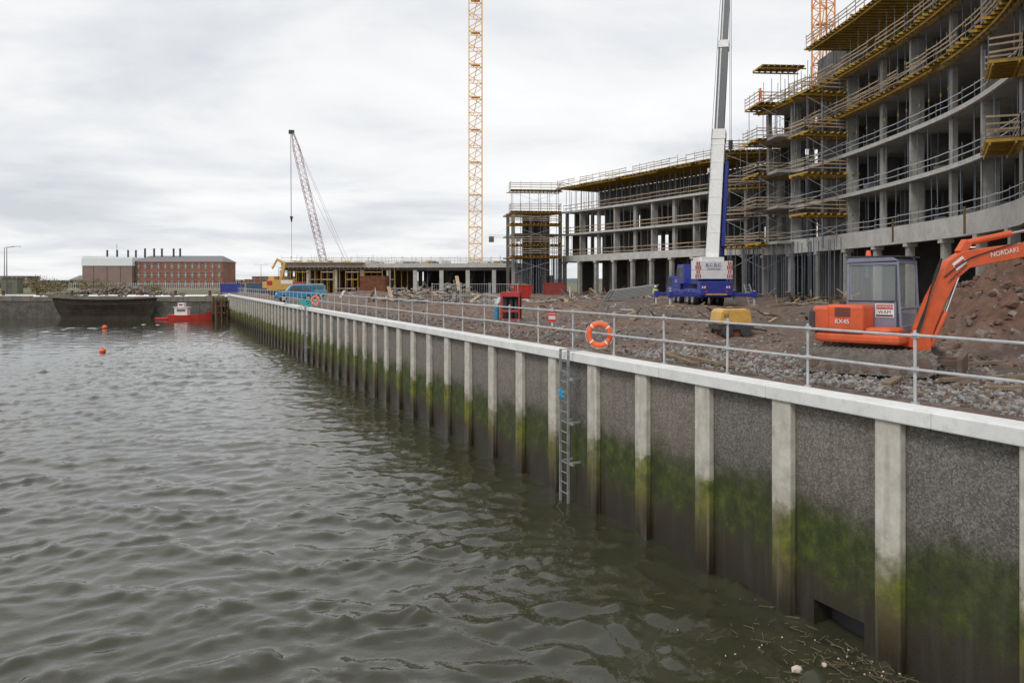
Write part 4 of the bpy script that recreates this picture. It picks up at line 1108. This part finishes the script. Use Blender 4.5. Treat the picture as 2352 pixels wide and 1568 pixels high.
mb.build('piles',[M_bwn,M_rust],ld)

# ------------------------------------------------------------------ distant buildings
M_brick=bpy.data.materials.new('red_brick'); M_brick.use_nodes=True; nt=M_brick.node_tree; b=nt.nodes['Principled BSDF']
tc=nd(nt,'ShaderNodeTexCoord'); br=nd(nt,'ShaderNodeTexBrick'); br.inputs['Scale'].default_value=3; br.inputs['Color1'].default_value=(.30,.105,.06,1); br.inputs['Color2'].default_value=(.23,.08,.05,1); br.inputs['Mortar'].default_value=(.22,.13,.10,1)
mp=nd(nt,'ShaderNodeMapping'); mp.inputs['Rotation'].default_value=(R(90),0,0); lk(nt,tc.outputs['Object'],mp.inputs[0]); lk(nt,mp.outputs[0],br.inputs['Vector'])
nz=nd(nt,'ShaderNodeTexNoise',Scale=.4,Detail=5.0); lk(nt,tc.outputs['Object'],nz.inputs['Vector']); rr=ramp(nt,[(.3,(.75,)*3),(.7,(1.2,)*3)],nz.outputs[0])
lk(nt,mixc(nt,1.0,br.outputs[0],rr.outputs[0],'MULTIPLY'),b.inputs['Base Color']); b.inputs['Roughness'].default_value=.9
M_slate=mat('slate_roof',(.19,.19,.20),.8,var=.2); M_brown=mat('brown_cladding',(.23,.165,.145),.8,var=.15,scale=.2)
def block(name,x0,x1,y,depth,z0,ze,zr,floors,nwin,wall,roof,hip=True,big=False):
    s=root(name,((x0+x1)/2,y,z0)); mb=MB(); w=(x1-x0)/2; H=ze-z0
    mb.bx(-w,w,0,depth,0,H,0); mb.bx(-w-.25,w+.25,-.25,depth+.25,H,H+.35,2)
    if hip:
        mb.add([(-w-.2,-.2,H+.35),(w+.2,-.2,H+.35),(w+.2,depth+.2,H+.35),(-w-.2,depth+.2,H+.35),(-w+2.5,depth/2,zr-z0),(w-2.5,depth/2,zr-z0)],[(0,1,5,4),(2,3,4,5),(1,2,5),(3,0,4)],1)
    for f in range(floors):
        fh=H/floors; mb.bx(-w-.06,w+.06,-.06,0,f*fh-.12,f*fh+.1,2)
        for i in range(nwin):
            cx=-w+(i+.5)*2*w/nwin; ww=.62;wh=fh*.30; cz=f*fh+fh*.52
            mb.bx(cx-ww,cx+ww,-.05,.0,cz-wh,cz+wh,3)
            mb.bx(cx-ww-.1,cx+ww+.1,-.12,.0,cz-wh-.2,cz-wh,2); mb.bx(cx-ww-.05,cx+ww+.05,-.1,.0,cz+wh,cz+wh+.22,2)
            mb.bx(cx-.05,cx+.05,-.08,-.05,cz-wh,cz+wh,4); mb.bx(cx-ww,cx+ww,-.08,-.05,cz-.05,cz+.05,4)
    mb.build('walls_and_roof',[wall,roof,mat(name+'_trim',(.32,.19,.15),.8),M_glass,M_white],s)
    return s
s=block('brick_warehouse',-142,-109,300,14,4.2,14.0,16.6,3,13,M_brick,M_slate)
mb=MB()
for x in(-15.5,-12,-9,-4.5,-2): mb.cyl((x,6,10),(x,6,15.2),.38,0,8)
mb.build('chimney_flues',[M_dark],s)
s=root('industrial_shed',(-151.5,298,4.2)); mb=MB(); mb.bx(-9.3,9.3,0,18,0,8.4,0); mb.bx(-9.5,9.5,-.2,18.2,8.4,11.2,1); mb.xz([(-9.5,11.2),(9.5,11.2),(9.3,11.6),(-9.2,12.0)],0,18,1)
for x in(-5,0,5): mb.bx(x-.08,x+.08,-.05,.02,0,8.4,2)
for x in(-4,-.2,4,7): mb.cyl((x,8,11.5),(x,8,14.6),.36,2,8)
mb.cyl((-.8,9,11),(-.8,9,17),.08,2,5)
mb.build('cladding',[M_brown,mat('pale_cladding',(.70,.73,.74),.6,var=.05),M_dark],s)
s=block('brick_terrace',-124,-106,380,10,4.2,9,9.2,2,7,M_brick,M_slate,hip=False)
s=block('grey_block',-270,-255,420,10,4.2,9.5,9.5,2,6,M_concd,M_slate,hip=False)
s=block('brick_shop',-118,-104,352,8,4.2,7.5,7.6,1,5,M_brick,M_slate,hip=False)
s=block('stone_house',-222,-208,400,9,4.2,7.5,10,1,4,mat('old_stone',(.2,.17,.14),.9),M_slate)
s=root('green_kiosk',(-101,161,4.15)); mb=MB(); mb.bx(-1.6,1.6,-1,1,0,2.9,0); mb.bx(-1.7,1.7,-1.1,1.1,2.9,3.05,1); mb.bx(-.5,.5,-1.03,-1,.1,2.2,1); mb.build('hut',[mat('kiosk_green',(.13,.14,.10),.8),M_concd],s)
mb=MB(); vs=[];fs=[]
for i in range(121):
    x=-2600+i*43.3; h=8+14*abs(noise.noise((x*.0015,1,0)))+4*noise.noise((x*.01,2,0)); vs+=[(x,2200,0),(x,2200,h+4),(x,2500,h+3),(x,2500,0)]
for i in range(120):
    for k in range(3): fs.append((i*4+k,i*4+k+1,i*4+5+k,i*4+4+k))
mb.add(vs,fs); mb.build('distant_hills',[mat('hazy_hill',(.22,.25,.27),1,var=.1,scale=.01)])
def lamp(x,y,h,arm=1,dbl=False):
    s=root('street_lamp',(x,y,4.1)); mb=MB(); mb.cyl((0,0,0),(0,0,h),.13,0,8,.06)
    for sg in((1,-1) if dbl else (arm,)):
        mb.beam((0,0,h),(sg*1.8,0,h+.25),.07,.07,0); mb.box((sg*2.3,0,h+.27),(1.0,.3,.14),1,0)
    mb.build('column',[M_concd,M_steel],s,bevel=.01)
lamp(-101.5,160,9.2,1); lamp(-116,182,10.2,1); lamp(-70,330,9.5,1); lamp(-104,330,9.5,1,True); lamp(-88,300,8,1,True); lamp(-61,260,8,-1)
ff=root('palisade_fence'); mb=MB()
for i in range(110):
    x=-128+i*.62; mb.bx(x,x+.12,230,230.05,4.1,6.3)
for z in(4.6,5.9): mb.bx(-128,-60,230.06,230.12,z,z+.1)
mb.build('pales',[M_steel],ff)
mb=MB()
for i in range(9): mb.cyl((-104+i*6.2,143.4,4.0),(-104+i*6.2,143.4,4.7),.28,0,10,.22); mb.cyl((-104+i*6.2,143.4,4.7),(-104+i*6.2,143.4,4.85),.32,0,10)
mb.build('mooring_bollards',[M_rust])
s=root('stone_heap'); mb=MB()
def rock2(x,y,z,r):
    M=Matrix.Rotation(random.uniform(0,6.3),3,'Z')@Matrix.Rotation(random.uniform(0,6.3),3,'X')
    mb.add([tuple(Vector((x,y,z))+M@(v*random.uniform(.7,1.2)*r)) for v in iv],iff,0)
for i in range(260):
    f=random.random(); x=-88+f*26; hh=1.6*math.exp(-((f-.55)/.25)**2); rock2(x,150+random.uniform(-2,2),4.1+random.random()*hh,random.uniform(.2,.5))
mb.build('stones',[M_rock],s)
M_leaf=mat('scrub_leaf',(.11,.105,.045),.9,var=.5,scale=.6); M_leaf2=mat('scrub_brown',(.22,.175,.10),.9,var=.4,scale=.6)
def bush(name,x,y,z,r,h,n=900):
    s=root(name,(x,y,z)); mb=MB()
    for k in range(9):
        a=random.uniform(0,6.3); mb.cyl((0,0,0),(r*.6*math.cos(a),r*.6*math.sin(a),h*random.uniform(.5,.95)),.06,2,5,.015)
    cl=[(random.uniform(-.8,.8)*r,random.uniform(-.5,.5)*r,random.uniform(.2,.85)*h,random.uniform(.25,.5)*r) for _ in range(11)]
    for i in range(n):
        c=random.choice(cl); d=Vector((random.gauss(0,1),random.gauss(0,1),random.gauss(0,.8))).normalized()*c[3]*random.random()**.4
        p=Vector(c[:3])+d; 
        if p.z<0: p.z=abs(p.z)
        u=Vector((random.gauss(0,1),random.gauss(0,1),random.gauss(0,1))).normalized(); w=u.orthogonal().normalized(); q=random.uniform(.06,.16)
        mb.add([p-u*q-w*q*.5,p+u*q-w*q*.5,p+u*q*.6+w*q*.5,p-u*q*.6+w*q*.5],[(0,1,2,3)],random.choice([0,1,1]))
    mb.build('foliage',[M_leaf,M_leaf2,M_bwn],s)
for (x,y,r,h) in((-99,172,3.2,2.6),(-94,176,3.5,3.1),(-104,178,4,3.4),(-90,180,3,2.2),(-86.5,170,2.4,1.4),(-84,186,3,1.6),(-97,165,2.5,1.4)): bush('scrub_bush',x,y,4.1,r,h)
mb=MB()
for i in range(5200):
    x=random.uniform(-330,-60); y=random.uniform(330,346)
    if -145<x<-106: y+=30
    hh=3.0+1.8*noise.noise((x*.05,0,0)); p=Vector((x,y,4.1+random.random()*hh)); u=Vector((random.gauss(0,1),random.gauss(0,1),random.gauss(0,1))).normalized(); w=u.orthogonal().normalized(); q=random.uniform(.3,.7)
    mb.add([p-u*q-w*q*.6,p+u*q-w*q*.6,p+u*q+w*q*.6,p-u*q+w*q*.6],[(0,1,2,3)],random.choice([0,1]))
mb.build('distant_tree_line',[M_leaf,M_leaf2])
ye=root('yellow_excavator',(-44.0,147.0,GZ),R(160)); mb=MB()
mb.bx(-1.3,1.6,-1.2,1.2,1,2.2,0); mb.bx(-1,.3,.1,1.2,2.2,3.2,0)
mb.beam((-1.2,-.4,1.8),(-2.2,-.4,5.6),.35,.5,0); mb.beam((-2.2,-.4,5.6),(-.4,-.4,6.3),.3,.45,0); mb.beam((-.6,-.4,6.5),(.6,-.4,4.6),.25,.3,0)
for y in(-1.2,.7): mb.bx(-1.7,1.9,y,y+.5,0,.9,1)
mb.build('body_and_arm',[M_yp,M_dark],ye,bevel=.05)
cn=root('cyan_netting_bundle',W(68.5,DR,GZ)); mb=MB()
for i in range(60): 
    c=Vector((random.gauss(0,.5),random.gauss(0,.3),abs(random.gauss(.3,.25)))); mb.cyl(c,c+Vector((random.gauss(0,.4),random.gauss(0,.3),random.gauss(0,.2))),.03,0,4)
mb.build('strands',[mat('cyan_net',(.02,.42,.4),.8)],cn)

# ------------------------------------------------------------------ world
EL,AZ=48,215
w=bpy.data.worlds.new('World'); sc.world=w; w.use_nodes=True; nt=w.node_tree
bg=nt.nodes['Background']; bg.inputs['Strength'].default_value=.1
sk=nd(nt,'ShaderNodeTexSky'); sk.sky_type='NISHITA'; sk.sun_disc=False; sk.sun_elevation=R(EL); sk.sun_rotation=R(AZ)
tc=nd(nt,'ShaderNodeTexCoord'); sp=nd(nt,'ShaderNodeSeparateXYZ'); lk(nt,tc.outputs['Generated'],sp.inputs[0])
ad=nd(nt,'ShaderNodeMath',operation='ADD'); lk(nt,sp.outputs[2],ad.inputs[0]); ad.inputs[1].default_value=.10
mx=nd(nt,'ShaderNodeMath',operation='MAXIMUM'); lk(nt,ad.outputs[0],mx.inputs[0]); mx.inputs[1].default_value=.05
dx=nd(nt,'ShaderNodeMath',operation='DIVIDE'); lk(nt,sp.outputs[0],dx.inputs[0]); lk(nt,mx.outputs[0],dx.inputs[1])
dy=nd(nt,'ShaderNodeMath',operation='DIVIDE'); lk(nt,sp.outputs[1],dy.inputs[0]); lk(nt,mx.outputs[0],dy.inputs[1])
cb=nd(nt,'ShaderNodeCombineXYZ'); lk(nt,dx.outputs[0],cb.inputs[0]); lk(nt,dy.outputs[0],cb.inputs[1]); cb.inputs[2].default_value=2.3
n1=nd(nt,'ShaderNodeTexNoise',Scale=.75,Detail=7.0,Roughness=.54,Distortion=.3); lk(nt,cb.outputs[0],n1.inputs['Vector'])
cr=ramp(nt,[(.28,(.64,.67,.71)),(.43,(.78,.80,.83)),(.53,(.91,.915,.925)),(.68,(1,1,1))],n1.outputs[0])
sc_=nd(nt,'ShaderNodeVectorMath',operation='SCALE'); lk(nt,cr.outputs[0],sc_.inputs[0]); sc_.inputs['Scale'].default_value=10.4
o=mixc(nt,.95,sk.outputs[0],sc_.outputs[0]); lk(nt,o,bg.inputs['Color'])
sl=bpy.data.lights.new('sun','SUN'); sl.energy=1.5; sl.angle=R(16); sl.color=(1,.97,.93)
so=bpy.data.objects.new('sun',sl); sc.collection.objects.link(so)
az=R(AZ); dirv=Vector((math.sin(az)*math.cos(R(EL)),math.cos(az)*math.cos(R(EL)),math.sin(R(EL))))
so.rotation_euler=dirv.to_track_quat('Z','Y').to_euler(); so.location=(0,0,60)

cam=bpy.data.cameras.new('camera'); co=bpy.data.objects.new('camera',cam); sc.collection.objects.link(co)
co.location=(0,0,6.3); co.rotation_euler=(R(90),0,0); cam.lens=28; cam.sensor_width=36; cam.shift_y=-.0574; cam.clip_end=6000; cam.clip_start=.1
sc.camera=co
